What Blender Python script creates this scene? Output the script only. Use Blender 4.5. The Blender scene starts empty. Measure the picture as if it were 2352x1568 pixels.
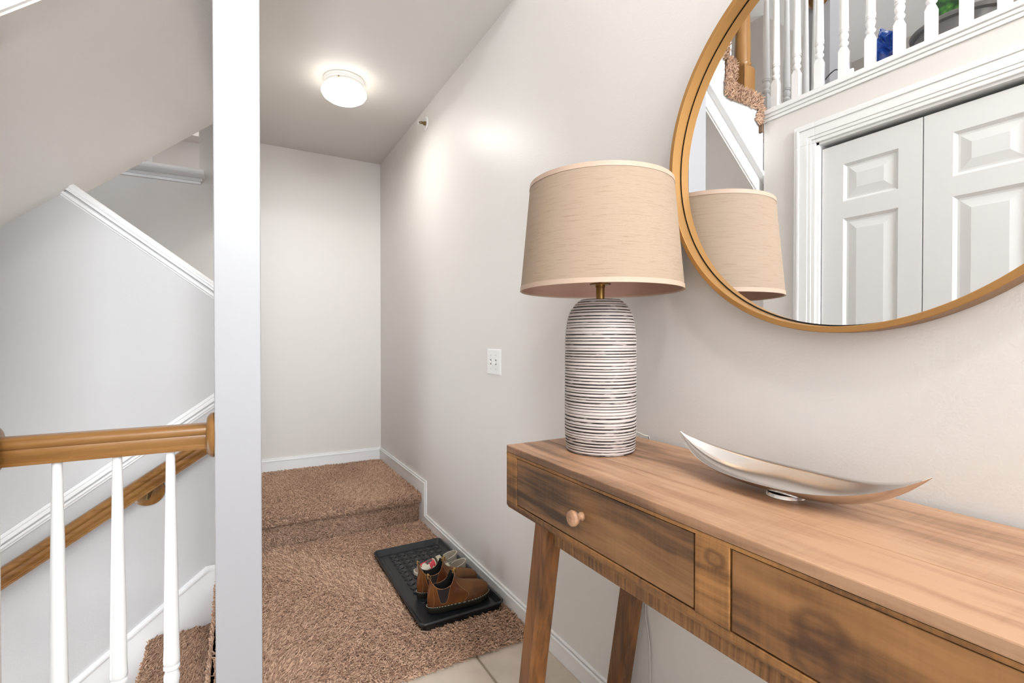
import bpy, bmesh, math, random
import numpy as np
from mathutils import Vector, Matrix, Euler

random.seed(7)
RNG = np.random.default_rng(7)
SC = bpy.context.scene
COL = SC.collection
PI = math.pi

# ------------------------------------------------------------------ camera
cam_d = bpy.data.cameras.new('camera')
cam_d.sensor_width = 36.0
cam_d.lens = 1115.0 / 2352.0 * 36.0
cam_d.shift_y = 7.73 / 2352.0
cam_d.clip_start = 0.02
cam = bpy.data.objects.new('camera', cam_d)
COL.objects.link(cam)
cam.location = (-1.0, 0.0, 1.137)
cam.rotation_euler = (math.radians(90 - 0.5), 0, math.radians(-29.44))
SC.camera = cam

# ------------------------------------------------------------------ world, exposure
SC.view_settings.view_transform = 'Standard'
SC.view_settings.look = 'None'
SC.view_settings.gamma = 1.0
SC.view_settings.use_curve_mapping = False
SC.view_settings.exposure = 1.37
try:
    SC.cycles.use_denoising = True
    SC.cycles.use_light_tree = False
    SC.cycles.use_adaptive_sampling = True; SC.cycles.adaptive_threshold = 0.05
    SC.cycles.max_bounces = 6
    SC.cycles.diffuse_bounces = 4
    SC.cycles.glossy_bounces = 4
    SC.cycles.sample_clamp_indirect = 6.0
except Exception:
    pass
world = bpy.data.worlds.new('world'); SC.world = world
world.use_nodes = True
world.node_tree.nodes['Background'].inputs[0].default_value = (0.86, 0.92, 1.0, 1)
world.node_tree.nodes['Background'].inputs[1].default_value = 1.0

# daylight from the foyer front; the upper room and stairwell lights are added
def area_light(name, loc, rot, sx, sy, power, col):
    d = bpy.data.lights.new(name, 'AREA'); d.shape = 'RECTANGLE'; d.size = sx; d.size_y = sy
    d.energy = power; d.color = col
    o = bpy.data.objects.new(name, d); COL.objects.link(o)
    o.location = loc; o.rotation_euler = rot
    return o
DAY = (0.87, 0.935, 1.0)
area_light('daylight_foyer_window', (-0.75, -3.12, 3.35), (math.radians(90), 0, 0), 1.3, 1.9, 72, DAY)
area_light('daylight_door_glass', (-0.75, -3.12, 1.15), (math.radians(90), 0, 0), 1.1, 1.7, 12, DAY)
area_light('added_light_upper_room', (-4.2, -3.12, 3.5), (math.radians(90), 0, 0), 2.0, 1.5, 30, DAY)  # added for ambient light upstairs; no known window there
area_light('added_light_stairwell', (-3.12, 2.21, -0.85), (0, math.radians(-90), 0), 1.9, 0.85, 16, DAY)  # added to brighten stair wall and soffit; its window is made up
area_light('far_room_lamp_light', (-2.2, 4.7, 4.2), (0, 0, 0), 0.5, 0.5, 11, (1.0, 0.88, 0.75))

# ------------------------------------------------------------------ materials
M = {}
def mat(name, col, rough=0.5, metal=0.0, bump=None, spec=None, emit=None, var=None, **kw):
    """bump=(scale,strength,distance); var=(scale,colour2,amount) soft colour variation."""
    m = bpy.data.materials.new(name); m.use_nodes = True
    nt = m.node_tree; b = nt.nodes['Principled BSDF']
    b.inputs['Base Color'].default_value = (*col, 1)
    b.inputs['Roughness'].default_value = rough
    b.inputs['Metallic'].default_value = metal
    if spec is not None: b.inputs['Specular IOR Level'].default_value = spec
    if emit: b.inputs['Emission Color'].default_value = (*emit[0], 1); b.inputs['Emission Strength'].default_value = emit[1]
    tc = nt.nodes.new('ShaderNodeTexCoord')
    if bump:
        n = nt.nodes.new('ShaderNodeTexNoise'); n.inputs['Scale'].default_value = bump[0]; n.inputs['Detail'].default_value = 3
        nt.links.new(tc.outputs['Object'], n.inputs['Vector'])
        bp = nt.nodes.new('ShaderNodeBump'); bp.inputs['Strength'].default_value = bump[1]; bp.inputs['Distance'].default_value = bump[2]
        nt.links.new(n.outputs['Fac'], bp.inputs['Height']); nt.links.new(bp.outputs['Normal'], b.inputs['Normal'])
    if var:
        n = nt.nodes.new('ShaderNodeTexNoise'); n.inputs['Scale'].default_value = var[0]; n.inputs['Detail'].default_value = 4
        nt.links.new(tc.outputs['Object'], n.inputs['Vector'])
        mx = nt.nodes.new('ShaderNodeMix'); mx.data_type = 'RGBA'
        mr = nt.nodes.new('ShaderNodeMapRange'); mr.inputs[1].default_value = 0.35; mr.inputs[2].default_value = 0.65
        mr.inputs[4].default_value = var[2]
        nt.links.new(n.outputs['Fac'], mr.inputs[0]); nt.links.new(mr.outputs[0], mx.inputs[0])
        mx.inputs[6].default_value = (*col, 1); mx.inputs[7].default_value = (*var[1], 1)
        nt.links.new(mx.outputs[2], b.inputs['Base Color'])
    for k, v in kw.items():
        b.inputs[k.replace('_', ' ')].default_value = v
    M[name] = m
    return m

def wood(name, light, mid, dark, axis=1, fine=55.0, rough=0.45, blotch=0.5, saw=0.0, saw_axis=1, knots=(), along=2.2, bumpd=0.0006, seed=0.0, cpos=(.36, .50, .64)):
    """procedural wood, grain running along one object axis."""
    m = bpy.data.materials.new(name); m.use_nodes = True
    nt = m.node_tree; b = nt.nodes['Principled BSDF']; L = nt.links
    b.inputs['Roughness'].default_value = rough
    tc = nt.nodes.new('ShaderNodeTexCoord')
    warp = nt.nodes.new('ShaderNodeTexNoise'); warp.inputs['Scale'].default_value = 3.5
    L.new(tc.outputs['Object'], warp.inputs['Vector'])
    wv = nt.nodes.new('ShaderNodeVectorMath'); wv.operation = 'SCALE'; wv.inputs['Scale'].default_value = 0.035
    L.new(warp.outputs['Color'], wv.inputs[0])
    av = nt.nodes.new('ShaderNodeVectorMath'); av.operation = 'ADD'
    L.new(tc.outputs['Object'], av.inputs[0]); L.new(wv.outputs[0], av.inputs[1])
    mp = nt.nodes.new('ShaderNodeMapping'); s = [fine] * 3; s[axis] = along
    mp.inputs['Scale'].default_value = s; mp.inputs['Location'].default_value = (seed, seed * 1.7, seed * .6)
    L.new(av.outputs[0], mp.inputs['Vector'])
    n1 = nt.nodes.new('ShaderNodeTexNoise'); n1.inputs['Scale'].default_value = 1.0; n1.inputs['Detail'].default_value = 6; n1.inputs['Roughness'].default_value = 0.62
    L.new(mp.outputs[0], n1.inputs['Vector'])
    mp2 = nt.nodes.new('ShaderNodeMapping'); s2 = [11.0] * 3; s2[axis] = 2.6
    mp2.inputs['Scale'].default_value = s2; mp2.inputs['Location'].default_value = (seed * 2, 3 + seed, seed)
    L.new(av.outputs[0], mp2.inputs['Vector'])
    n2 = nt.nodes.new('ShaderNodeTexNoise'); n2.inputs['Scale'].default_value = 1.0; n2.inputs['Detail'].default_value = 4
    L.new(mp2.outputs[0], n2.inputs['Vector'])
    add = nt.nodes.new('ShaderNodeMath'); add.operation = 'MULTIPLY_ADD'
    L.new(n2.outputs['Fac'], add.inputs[0]); add.inputs[1].default_value = blotch
    sub = nt.nodes.new('ShaderNodeMath'); sub.operation = 'MULTIPLY'; sub.inputs[1].default_value = 1.0 - blotch
    L.new(n1.outputs['Fac'], sub.inputs[0]); L.new(sub.outputs[0], add.inputs[2])
    fac = add.outputs[0]
    if saw:
        mp3 = nt.nodes.new('ShaderNodeMapping'); s3 = [6.0] * 3; s3[saw_axis] = 150.0
        mp3.inputs['Scale'].default_value = s3
        L.new(av.outputs[0], mp3.inputs['Vector'])
        n3 = nt.nodes.new('ShaderNodeTexNoise'); n3.inputs['Scale'].default_value = 1.0; n3.inputs['Detail'].default_value = 3
        L.new(mp3.outputs[0], n3.inputs['Vector'])
        ma = nt.nodes.new('ShaderNodeMath'); ma.operation = 'MULTIPLY_ADD'
        s_ = nt.nodes.new('ShaderNodeMath'); s_.operation = 'SUBTRACT'; s_.inputs[1].default_value = 0.5
        L.new(n3.outputs['Fac'], s_.inputs[0]); L.new(s_.outputs[0], ma.inputs[0]); ma.inputs[1].default_value = saw
        L.new(fac, ma.inputs[2]); fac = ma.outputs[0]
    kfacs = []
    kw_ = nt.nodes.new('ShaderNodeVectorMath'); kw_.operation = 'MULTIPLY_ADD'; kw_.inputs[1].default_value = (.012,) * 3
    kn = nt.nodes.new('ShaderNodeTexNoise'); kn.inputs['Scale'].default_value = 45; L.new(tc.outputs['Object'], kn.inputs['Vector'])
    L.new(kn.outputs['Color'], kw_.inputs[0]); L.new(tc.outputs['Object'], kw_.inputs[2])
    for (kp, kr) in knots:
        ds = nt.nodes.new('ShaderNodeVectorMath'); ds.operation = 'SUBTRACT'; ds.inputs[1].default_value = kp
        L.new(kw_.outputs[0], ds.inputs[0])
        sc_ = nt.nodes.new('ShaderNodeVectorMath'); sc_.operation = 'MULTIPLY'
        sv = [1 / kr] * 3; sv[axis] = 0.72 / kr; sv[0] = 0.0 if axis != 0 else sv[0]; sc_.inputs[1].default_value = sv
        L.new(ds.outputs[0], sc_.inputs[0])
        ln = nt.nodes.new('ShaderNodeVectorMath'); ln.operation = 'LENGTH'; L.new(sc_.outputs[0], ln.inputs[0])
        rp = nt.nodes.new('ShaderNodeValToRGB'); e = rp.color_ramp.elements
        e[0].position = 0.0; e[0].color = (.45, .45, .45, 1)
        e[1].position = 1.0; e[1].color = (0, 0, 0, 1)
        for p, v in ((0.15, .22), (0.38, .30), (0.58, .62), (0.74, .50)):
            q = rp.color_ramp.elements.new(p); q.color = (v, v, v, 1)
        L.new(ln.outputs['Value'], rp.inputs[0])
        kfacs.append(rp.outputs[0])
    cr = nt.nodes.new('ShaderNodeValToRGB'); e = cr.color_ramp.elements
    e[0].position = cpos[0]; e[0].color = (*dark, 1); e[1].position = cpos[2]; e[1].color = (*light, 1)
    q = e.new(cpos[1]); q.color = (*mid, 1)
    L.new(fac, cr.inputs[0]); colo = cr.outputs[0]
    for kf in kfacs:
        kx = nt.nodes.new('ShaderNodeMix'); kx.data_type = 'RGBA'; kx.inputs[7].default_value = (dark[0] * 1.1, dark[1] * .9, dark[2] * .9, 1)
        L.new(kf, kx.inputs[0]); L.new(colo, kx.inputs[6]); colo = kx.outputs[2]
    L.new(colo, b.inputs['Base Color'])
    bp = nt.nodes.new('ShaderNodeBump'); bp.inputs['Strength'].default_value = 0.35; bp.inputs['Distance'].default_value = bumpd
    L.new(n1.outputs['Fac'], bp.inputs['Height']); L.new(bp.outputs['Normal'], b.inputs['Normal'])
    M[name] = m
    return m

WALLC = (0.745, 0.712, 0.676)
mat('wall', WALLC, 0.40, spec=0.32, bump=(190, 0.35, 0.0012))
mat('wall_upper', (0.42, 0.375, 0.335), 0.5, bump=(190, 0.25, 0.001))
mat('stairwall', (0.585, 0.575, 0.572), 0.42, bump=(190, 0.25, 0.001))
mat('ceil', (0.72, 0.695, 0.66), 0.6, bump=(120, 0.2, 0.001))
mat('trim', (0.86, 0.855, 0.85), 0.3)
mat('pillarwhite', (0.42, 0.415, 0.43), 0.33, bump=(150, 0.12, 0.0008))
mat('doorwhite', (0.71, 0.705, 0.70), 0.35)
mat('dark', (0.012, 0.011, 0.01), 0.6)
mat('tile', (0.60, 0.52, 0.43), 0.35, var=(9, (0.50, 0.43, 0.35), 0.8), bump=(60, 0.15, 0.001))
mat('grout', (0.33, 0.27, 0.19), 0.85)
mat('carpetbase', (0.17, 0.105, 0.068), 0.95)
mat('plastic_white', (0.85, 0.84, 0.82), 0.3)
mat('screw', (0.62, 0.60, 0.56), 0.35, metal=0.6)
mat('brass', (0.36, 0.21, 0.07), 0.3, metal=1.0)
mat('brass_dark', (0.28, 0.2, 0.09), 0.35, metal=1.0)
mat('silver', (0.80, 0.765, 0.74), 0.2, metal=1.0, bump=(14, 0.06, 0.004))
mat('frame_gold', (0.43, 0.225, 0.072), 0.32, metal=0.55, var=(5, (0.50, 0.26, 0.08), 0.6))
mat('frame_side', (0.27, 0.135, 0.04), 0.4, metal=0.5)
mat('mirror', (0.93, 0.94, 0.94), 0.0, metal=1.0)
mat('tray', (0.013, 0.015, 0.018), 0.34, bump=(260, 0.2, 0.0006))
mat('cord_clear', (0.55, 0.52, 0.47), 0.25, Alpha=1.0)
mat('black_plastic', (0.02, 0.02, 0.025), 0.4)
mat('tubgrey', (0.20, 0.185, 0.18), 0.45)
mat('lampglass', (0.95, 0.93, 0.88), 0.25, emit=((1.0, 0.95, 0.87), 2.8))
mat('led', (0.9, 0.9, 1.0), 0.3, emit=((0.62, 0.62, 1.0), 7.0))
mat('bluebag', (0.03, 0.12, 0.55), 0.25, Transmission_Weight=0.25)
mat('paper', (0.82, 0.83, 0.88), 0.6)
mat('leather', (0.10, 0.026, 0.005), 0.36, var=(13, (0.20, 0.068, 0.013), 0.85), bump=(180, 0.25, 0.0008))
mat('leather_suede', (0.155, 0.060, 0.014), 0.62, var=(18, (0.08, 0.028, 0.006), 0.9), bump=(240, 0.3, 0.0008))
mat('elastic', (0.022, 0.013, 0.011), 0.8, bump=(400, 0.4, 0.0005))
mat('lining', (0.008, 0.007, 0.006), 0.85)
mat('sole', (0.022, 0.018, 0.009), 0.55)
mat('thread', (0.40, 0.21, 0.10), 0.6)
mat('thread_white', (0.72, 0.62, 0.50), 0.6)
mat('tab', (0.30, 0.17, 0.04), 0.4)
mat('sandal_edge', (0.62, 0.57, 0.47), 0.55)
mat('sandal_bed', (0.25, 0.185, 0.14), 0.6)
mat('sandal_strap', (0.47, 0.43, 0.34), 0.6)
mat('shade_trim', (0.50, 0.36, 0.27), 0.6)
wood('oak', (0.335, 0.165, 0.046), (0.27, 0.122, 0.030), (0.155, 0.062, 0.014), axis=0, fine=60, rough=0.3, blotch=0.45)
wood('oak_v', (0.35, 0.18, 0.054), (0.29, 0.135, 0.036), (0.19, 0.08, 0.02), axis=2, fine=60, rough=0.3, blotch=0.45)
TL, TM, TD = (0.43, 0.205, 0.066), (0.25, 0.112, 0.034), (0.075, 0.036, 0.016)
wood('pine_top', (0.50, 0.295, 0.175), (0.38, 0.205, 0.115), (0.17, 0.088, 0.045), axis=1, fine=60, rough=0.42, blotch=0.58, saw=.07, cpos=(.37, .47, .58))
wood('pine_front', TL, TM, TD, axis=1, fine=60, rough=0.5, blotch=0.58, knots=(((-.392, .478, .822), .016),), saw=.14, seed=2, cpos=(.40, .49, .59))
wood('pine_drawer_a', (0.34, 0.175, 0.07), (0.215, 0.105, 0.042), (0.06, 0.031, 0.016), axis=1, fine=50, rough=0.5, blotch=0.55, seed=6.3, saw=.05, cpos=(.39, .49, .61))
wood('pine_drawer_b', (0.40, 0.195, 0.07), (0.245, 0.112, 0.039), (0.065, 0.033, 0.017), axis=1, fine=30, rough=0.5, blotch=0.62,
     knots=(((-.392, .330, .792), .03), ((-.392, .338, .752), .028)), seed=9, saw=.05, cpos=(.40, .49, .60))
wood('pine_saw', (0.40, 0.20, 0.075), (0.24, 0.112, 0.042), (0.08, 0.042, 0.022), axis=1, fine=35, rough=0.55, blotch=0.5, saw=0.6, cpos=(.34, .5, .66))
wood('pine_leg', (0.30, 0.12, 0.034), (0.19, 0.074, 0.022), (0.07, 0.031, 0.013), axis=2, fine=70, rough=0.45, blotch=0.5)

def lamp_body_mats():
    for nm, c, c2, lo, hi in (('ceramic', (0.62, 0.55, 0.51), (0.50, 0.43, 0.395), .3, .7), ('groove', (0.028, 0.017, 0.015), (0.40, 0.335, 0.30), .56, .64)):
        m = bpy.data.materials.new(nm); m.use_nodes = True; nt = m.node_tree; b = nt.nodes['Principled BSDF']; L = nt.links
        b.inputs['Roughness'].default_value = 0.55
        tc = nt.nodes.new('ShaderNodeTexCoord'); mp = nt.nodes.new('ShaderNodeMapping'); mp.inputs['Scale'].default_value = (26, 26, 240)
        L.new(tc.outputs['Object'], mp.inputs[0])
        n = nt.nodes.new('ShaderNodeTexNoise'); n.inputs['Scale'].default_value = 1; n.inputs['Detail'].default_value = 5
        L.new(mp.outputs[0], n.inputs[0])
        mr = nt.nodes.new('ShaderNodeMapRange'); mr.inputs[1].default_value = lo; mr.inputs[2].default_value = hi
        L.new(n.outputs['Fac'], mr.inputs[0])
        mx = nt.nodes.new('ShaderNodeMix'); mx.data_type = 'RGBA'; mx.inputs[6].default_value = (*c, 1); mx.inputs[7].default_value = (*c2, 1)
        L.new(mr.outputs[0], mx.inputs[0]); L.new(mx.outputs[2], b.inputs['Base Color'])
        M[nm] = m
lamp_body_mats()

def shade_mat():
    """woven grass-cloth: warp and weft from the UV map, darker slub threads along the weft."""
    for nm, base, dk in (('shade', (0.47, 0.355, 0.262), (0.26, 0.17, 0.10)), ('shade_inner', (0.50, 0.31, 0.24), (0.30, 0.17, 0.12))):
        m = bpy.data.materials.new(nm); m.use_nodes = True; nt = m.node_tree; b = nt.nodes['Principled BSDF']; L = nt.links
        b.inputs['Roughness'].default_value = 0.75
        uv = nt.nodes.new('ShaderNodeTexCoord')
        def wave(scale, direction):
            w = nt.nodes.new('ShaderNodeTexWave'); w.wave_type = 'BANDS'; w.bands_direction = direction
            w.inputs['Scale'].default_value = scale; w.inputs['Distortion'].default_value = 0.6; w.inputs['Detail'].default_value = 1
            w.inputs['Detail Scale'].default_value = 2
            L.new(uv.outputs['UV'], w.inputs[0]); return w
        wx = wave(85, 'X'); wy = wave(45, 'Y')
        mul = nt.nodes.new('ShaderNodeMath'); mul.operation = 'MULTIPLY'
        L.new(wx.outputs['Fac'], mul.inputs[0]); L.new(wy.outputs['Fac'], mul.inputs[1])
        mp = nt.nodes.new('ShaderNodeMapping'); mp.inputs['Scale'].default_value = (4, 95, 1); L.new(uv.outputs['UV'], mp.inputs[0])
        n = nt.nodes.new('ShaderNodeTexNoise'); n.inputs['Scale'].default_value = 1; n.inputs['Detail'].default_value = 5; n.inputs['Roughness'].default_value = .7
        L.new(mp.outputs[0], n.inputs[0])
        mr = nt.nodes.new('ShaderNodeMapRange'); mr.inputs[1].default_value = 0.54; mr.inputs[2].default_value = 0.70; mr.inputs[4].default_value = 0.5
        L.new(n.outputs['Fac'], mr.inputs[0])
        ma = nt.nodes.new('ShaderNodeMath'); ma.operation = 'MULTIPLY_ADD'; ma.inputs[1].default_value = -0.40
        L.new(mul.outputs[0], ma.inputs[0]); ma.inputs[2].default_value = 0.42
        ad = nt.nodes.new('ShaderNodeMath'); ad.operation = 'ADD'; ad.use_clamp = True
        L.new(ma.outputs[0], ad.inputs[0]); L.new(mr.outputs[0], ad.inputs[1])
        mx = nt.nodes.new('ShaderNodeMix'); mx.data_type = 'RGBA'; mx.inputs[6].default_value = (*base, 1); mx.inputs[7].default_value = (*dk, 1)
        L.new(ad.outputs[0], mx.inputs[0]); L.new(mx.outputs[2], b.inputs['Base Color'])
        bp = nt.nodes.new('ShaderNodeBump'); bp.inputs['Strength'].default_value = 0.5; bp.inputs['Distance'].default_value = 0.0008
        L.new(mul.outputs[0], bp.inputs['Height']); L.new(bp.outputs['Normal'], b.inputs['Normal'])
        M[nm] = m
shade_mat()

def pile_mat():
    m = bpy.data.materials.new('pile'); m.use_nodes = True; nt = m.node_tree; b = nt.nodes['Principled BSDF']; L = nt.links
    b.inputs['Roughness'].default_value = 0.9
    b.inputs['Specular IOR Level'].default_value = 0.15
    oi = nt.nodes.new('ShaderNodeObjectInfo')
    cr = nt.nodes.new('ShaderNodeValToRGB'); e = cr.color_ramp.elements
    e[0].position = 0; e[0].color = (0.33, 0.195, 0.13, 1); e[1].position = 1; e[1].color = (0.69, 0.47, 0.335, 1)
    L.new(oi.outputs['Random'], cr.inputs[0])
    L.new(cr.outputs[0], b.inputs['Base Color'])
    M['pile'] = m
pile_mat()

def print_mat(name, kind):
    m = bpy.data.materials.new(name); m.use_nodes = True; nt = m.node_tree; b = nt.nodes['Principled BSDF']; L = nt.links
    b.inputs['Roughness'].default_value = 0.5
    tc = nt.nodes.new('ShaderNodeTexCoord')
    v = nt.nodes.new('ShaderNodeTexVoronoi'); v.inputs['Scale'].default_value = 42 if kind == 'leaves' else 60
    L.new(tc.outputs['Object'], v.inputs['Vector'])
    cr = nt.nodes.new('ShaderNodeValToRGB'); e = cr.color_ramp.elements
    if kind == 'leaves':
        e[0].position = 0.0; e[0].color = (0.22, 0.45, 0.05, 1); e[1].position = 0.75; e[1].color = (0.012, 0.06, 0.012, 1)
        q = e.new(0.35); q.color = (0.05, 0.22, 0.03, 1)
        L.new(v.outputs['Distance'], cr.inputs[0])
    else:
        e[0].position = 0.0; e[0].color = (0.62, 0.58, 0.48, 1); e[1].position = 0.62; e[1].color = (0.55, 0.03, 0.05, 1)
        q = e.new(0.35); q.color = (0.06, 0.05, 0.05, 1); q = e.new(0.48); q.color = (0.66, 0.62, 0.55, 1)
        cr.color_ramp.interpolation = 'CONSTANT'
        sp = nt.nodes.new('ShaderNodeSeparateColor'); L.new(v.outputs['Color'], sp.inputs[0]); L.new(sp.outputs[0], cr.inputs[0])
    L.new(cr.outputs[0], b.inputs['Base Color'])
    M[name] = m
print_mat('leafprint', 'leaves'); print_mat('floral', 'floral')

# ------------------------------------------------------------------ mesh helpers
class MB:
    def __init__(s): s.v = []; s.f = []; s.mi = []; s.uv = {}
    def add(s, verts, faces, mi=0):
        o = len(s.v); s.v += [tuple(p) for p in verts]
        for f in faces: s.f.append([o + i for i in f]); s.mi.append(mi)
        return o
    def box(s, x0, x1, y0, y1, z0, z1, mi=0):
        x0, x1 = min(x0, x1), max(x0, x1); y0, y1 = min(y0, y1), max(y0, y1); z0, z1 = min(z0, z1), max(z0, z1)
        s.add([(x0, y0, z0), (x1, y0, z0), (x1, y1, z0), (x0, y1, z0), (x0, y0, z1), (x1, y0, z1), (x1, y1, z1), (x0, y1, z1)],
              [(0, 3, 2, 1), (4, 5, 6, 7), (0, 1, 5, 4), (1, 2, 6, 5), (2, 3, 7, 6), (3, 0, 4, 7)], mi)
        return s
    def prism(s, poly, axis, a, b, mi=0):
        """poly: 2-D points; axis 0: (y,z), 1: (x,z), 2: (x,y); extruded a..b."""
        def p3(p, t):
            return (t, p[0], p[1]) if axis == 0 else ((p[0], t, p[1]) if axis == 1 else (p[0], p[1], t))
        n = len(poly); vs = [p3(p, a) for p in poly] + [p3(p, b) for p in poly]
        fs = [list(range(n))[::-1], list(range(n, 2 * n))] + [(i, (i + 1) % n, n + (i + 1) % n, n + i) for i in range(n)]
        s.add(vs, fs, mi); return s
    def lathe(s, prof, c=(0, 0, 0), seg=32, mis=None, axis='z', cap=True):
        n = len(prof); vs = []
        for r, z in prof:
            for k in range(seg):
                a = 2 * PI * k / seg
                if axis == 'z': vs.append((c[0] + r * math.cos(a), c[1] + r * math.sin(a), c[2] + z))
                elif axis == 'x': vs.append((c[0] + z, c[1] + r * math.cos(a), c[2] + r * math.sin(a)))
                else: vs.append((c[0] + r * math.cos(a), c[1] + z, c[2] + r * math.sin(a)))
        o = s.add(vs, [])
        for i in range(n - 1):
            for k in range(seg):
                k2 = (k + 1) % seg
                s.f.append([o + i * seg + k, o + i * seg + k2, o + (i + 1) * seg + k2, o + (i + 1) * seg + k]); s.mi.append(mis[i] if mis else 0)
        if cap:
            s.f.append([o + k for k in range(seg)][::-1]); s.mi.append(mis[0] if mis else 0)
            s.f.append([o + (n - 1) * seg + k for k in range(seg)]); s.mi.append(mis[-1] if mis else 0)
        return s
    def tube(s, pts, r, seg=8, mi=0, cap=True):
        pts = [Vector(p) for p in pts]; n = len(pts); rs = r if isinstance(r, (list, tuple)) else [r] * n
        up = None; vs = []
        for i, p in enumerate(pts):
            t = (pts[min(i + 1, n - 1)] - pts[max(i - 1, 0)]).normalized()
            if up is None:
                up = Vector((0, 0, 1)) if abs(t.z) < 0.9 else Vector((1, 0, 0))
            up = (up - t * up.dot(t)).normalized(); sd = t.cross(up)
            for k in range(seg):
                a = 2 * PI * k / seg
                vs.append(p + (up * math.cos(a) + sd * math.sin(a)) * rs[i])
        o = s.add(vs, [])
        for i in range(n - 1):
            for k in range(seg):
                k2 = (k + 1) % seg
                s.f.append([o + i * seg + k, o + i * seg + k2, o + (i + 1) * seg + k2, o + (i + 1) * seg + k]); s.mi.append(mi)
        if cap:
            s.f.append([o + k for k in range(seg)][::-1]); s.mi.append(mi)
            s.f.append([o + (n - 1) * seg + k for k in range(seg)]); s.mi.append(mi)
        return s
    def sweep(s, prof, p0, p1, side, up, mi=0):
        """extrude a closed 2-D profile (side,up offsets) straight from p0 to p1."""
        p0, p1, side, up = Vector(p0), Vector(p1), Vector(side), Vector(up)
        n = len(prof); vs = [p + side * a + up * b for p in (p0, p1) for a, b in prof]
        s.add(vs, [list(range(n)), list(range(n, 2 * n))[::-1]] + [(i, n + i, n + (i + 1) % n, (i + 1) % n) for i in range(n)], mi)
        return s
    def rings(s, rings, mi=0, close=True, cap0=False, cap1=False):
        n = len(rings[0]); o = s.add([p for r in rings for p in r], [])
        for i in range(len(rings) - 1):
            for k in range(n if close else n - 1):
                k2 = (k + 1) % n
                s.f.append([o + i * n + k, o + i * n + k2, o + (i + 1) * n + k2, o + (i + 1) * n + k]); s.mi.append(mi)
        if cap0: s.f.append([o + k for k in range(n)][::-1]); s.mi.append(mi)
        if cap1: s.f.append([o + (len(rings) - 1) * n + k for k in range(n)]); s.mi.append(mi)
        return s
    def build(s, name, mats, parent=None, smooth=False, bevel=0.0, bseg=2, label=None, cat=None, group=None, kind=None, angle=35, origin=None):
        me = bpy.data.meshes.new(name); vv = s.v
        if origin is not None:
            vv = [(p[0] - origin[0], p[1] - origin[1], p[2] - origin[2]) for p in s.v]
        me.from_pydata(vv, [], s.f)
        bm = bmesh.new(); bm.from_mesh(me); bmesh.ops.recalc_face_normals(bm, faces=bm.faces); bm.to_mesh(me); bm.free()
        for m in (mats if isinstance(mats, (list, tuple)) else [mats]): me.materials.append(M[m])
        me.polygons.foreach_set('material_index', s.mi)
        me.update()
        o = bpy.data.objects.new(name, me); COL.objects.link(o)
        if origin is not None: o.location = origin
        if parent is not None: attach(o, parent)
        if smooth:
            me.polygons.foreach_set('use_smooth', [True] * len(me.polygons))
            try: me.set_sharp_from_angle(angle=math.radians(angle))
            except Exception: pass
        if bevel:
            md = o.modifiers.new('bevel', 'BEVEL'); md.width = bevel; md.segments = bseg; md.limit_method = 'ANGLE'; md.angle_limit = math.radians(40)
            md.harden_normals = False
        tag(o, label, cat, group, kind)
        return o

def attach(o, parent):
    o.parent = parent
    o.matrix_parent_inverse = parent_world(parent).inverted()
def parent_world(p):
    m = Matrix.LocRotScale(p.location, p.rotation_euler, p.scale)
    return parent_world(p.parent) @ p.matrix_parent_inverse @ m if p.parent else m
def tag(o, label=None, cat=None, group=None, kind=None):
    if label: o['label'] = label
    if cat: o['category'] = cat
    if group: o['group'] = group
    if kind: o['kind'] = kind
def thing(name, loc, label, cat, rotz=0.0, group=None):
    o = bpy.data.objects.new(name, None); COL.objects.link(o)
    o.empty_display_size = 0.05
    o.location = loc; o.rotation_euler = (0, 0, rotz); tag(o, label, cat, group); return o
def local(o, parent):
    """parent a mesh built in the parent's own coordinates."""
    o.parent = parent; return o
def st(mb, name, m, label, parent=None, **kw):
    if parent is None: return mb.build(name, m, label=label, kind='structure', **kw)
    return mb.build(name, m, parent=parent, **kw)

def lerp_tab(tab, x):
    for (a, va), (b_, vb) in zip(tab, tab[1:]):
        if x <= b_: return va + (vb - va) * max(0, (x - a) / (b_ - a))
    return tab[-1][1]

# ================================================================== dimensions
CEIL = 2.55; TOP = 4.75
YBK = 3.925            # back wall of hall
YS = 2.67              # stair wall face
XC = -1.498             # closet wall face
UF = 2.26              # upper floor
PX0, PX1, PY0, PY1 = -1.06, -0.94, 1.63, 1.75     # pillar
def soff(x, y):        # underside of the upper flight
    far = 2.186 + 0.853 * (x + 1.108); near = 2.269 + 0.867 * (x + 1.108)
    t = (YS - y) / (YS - 1.64); return far + (near - far) * t

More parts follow.
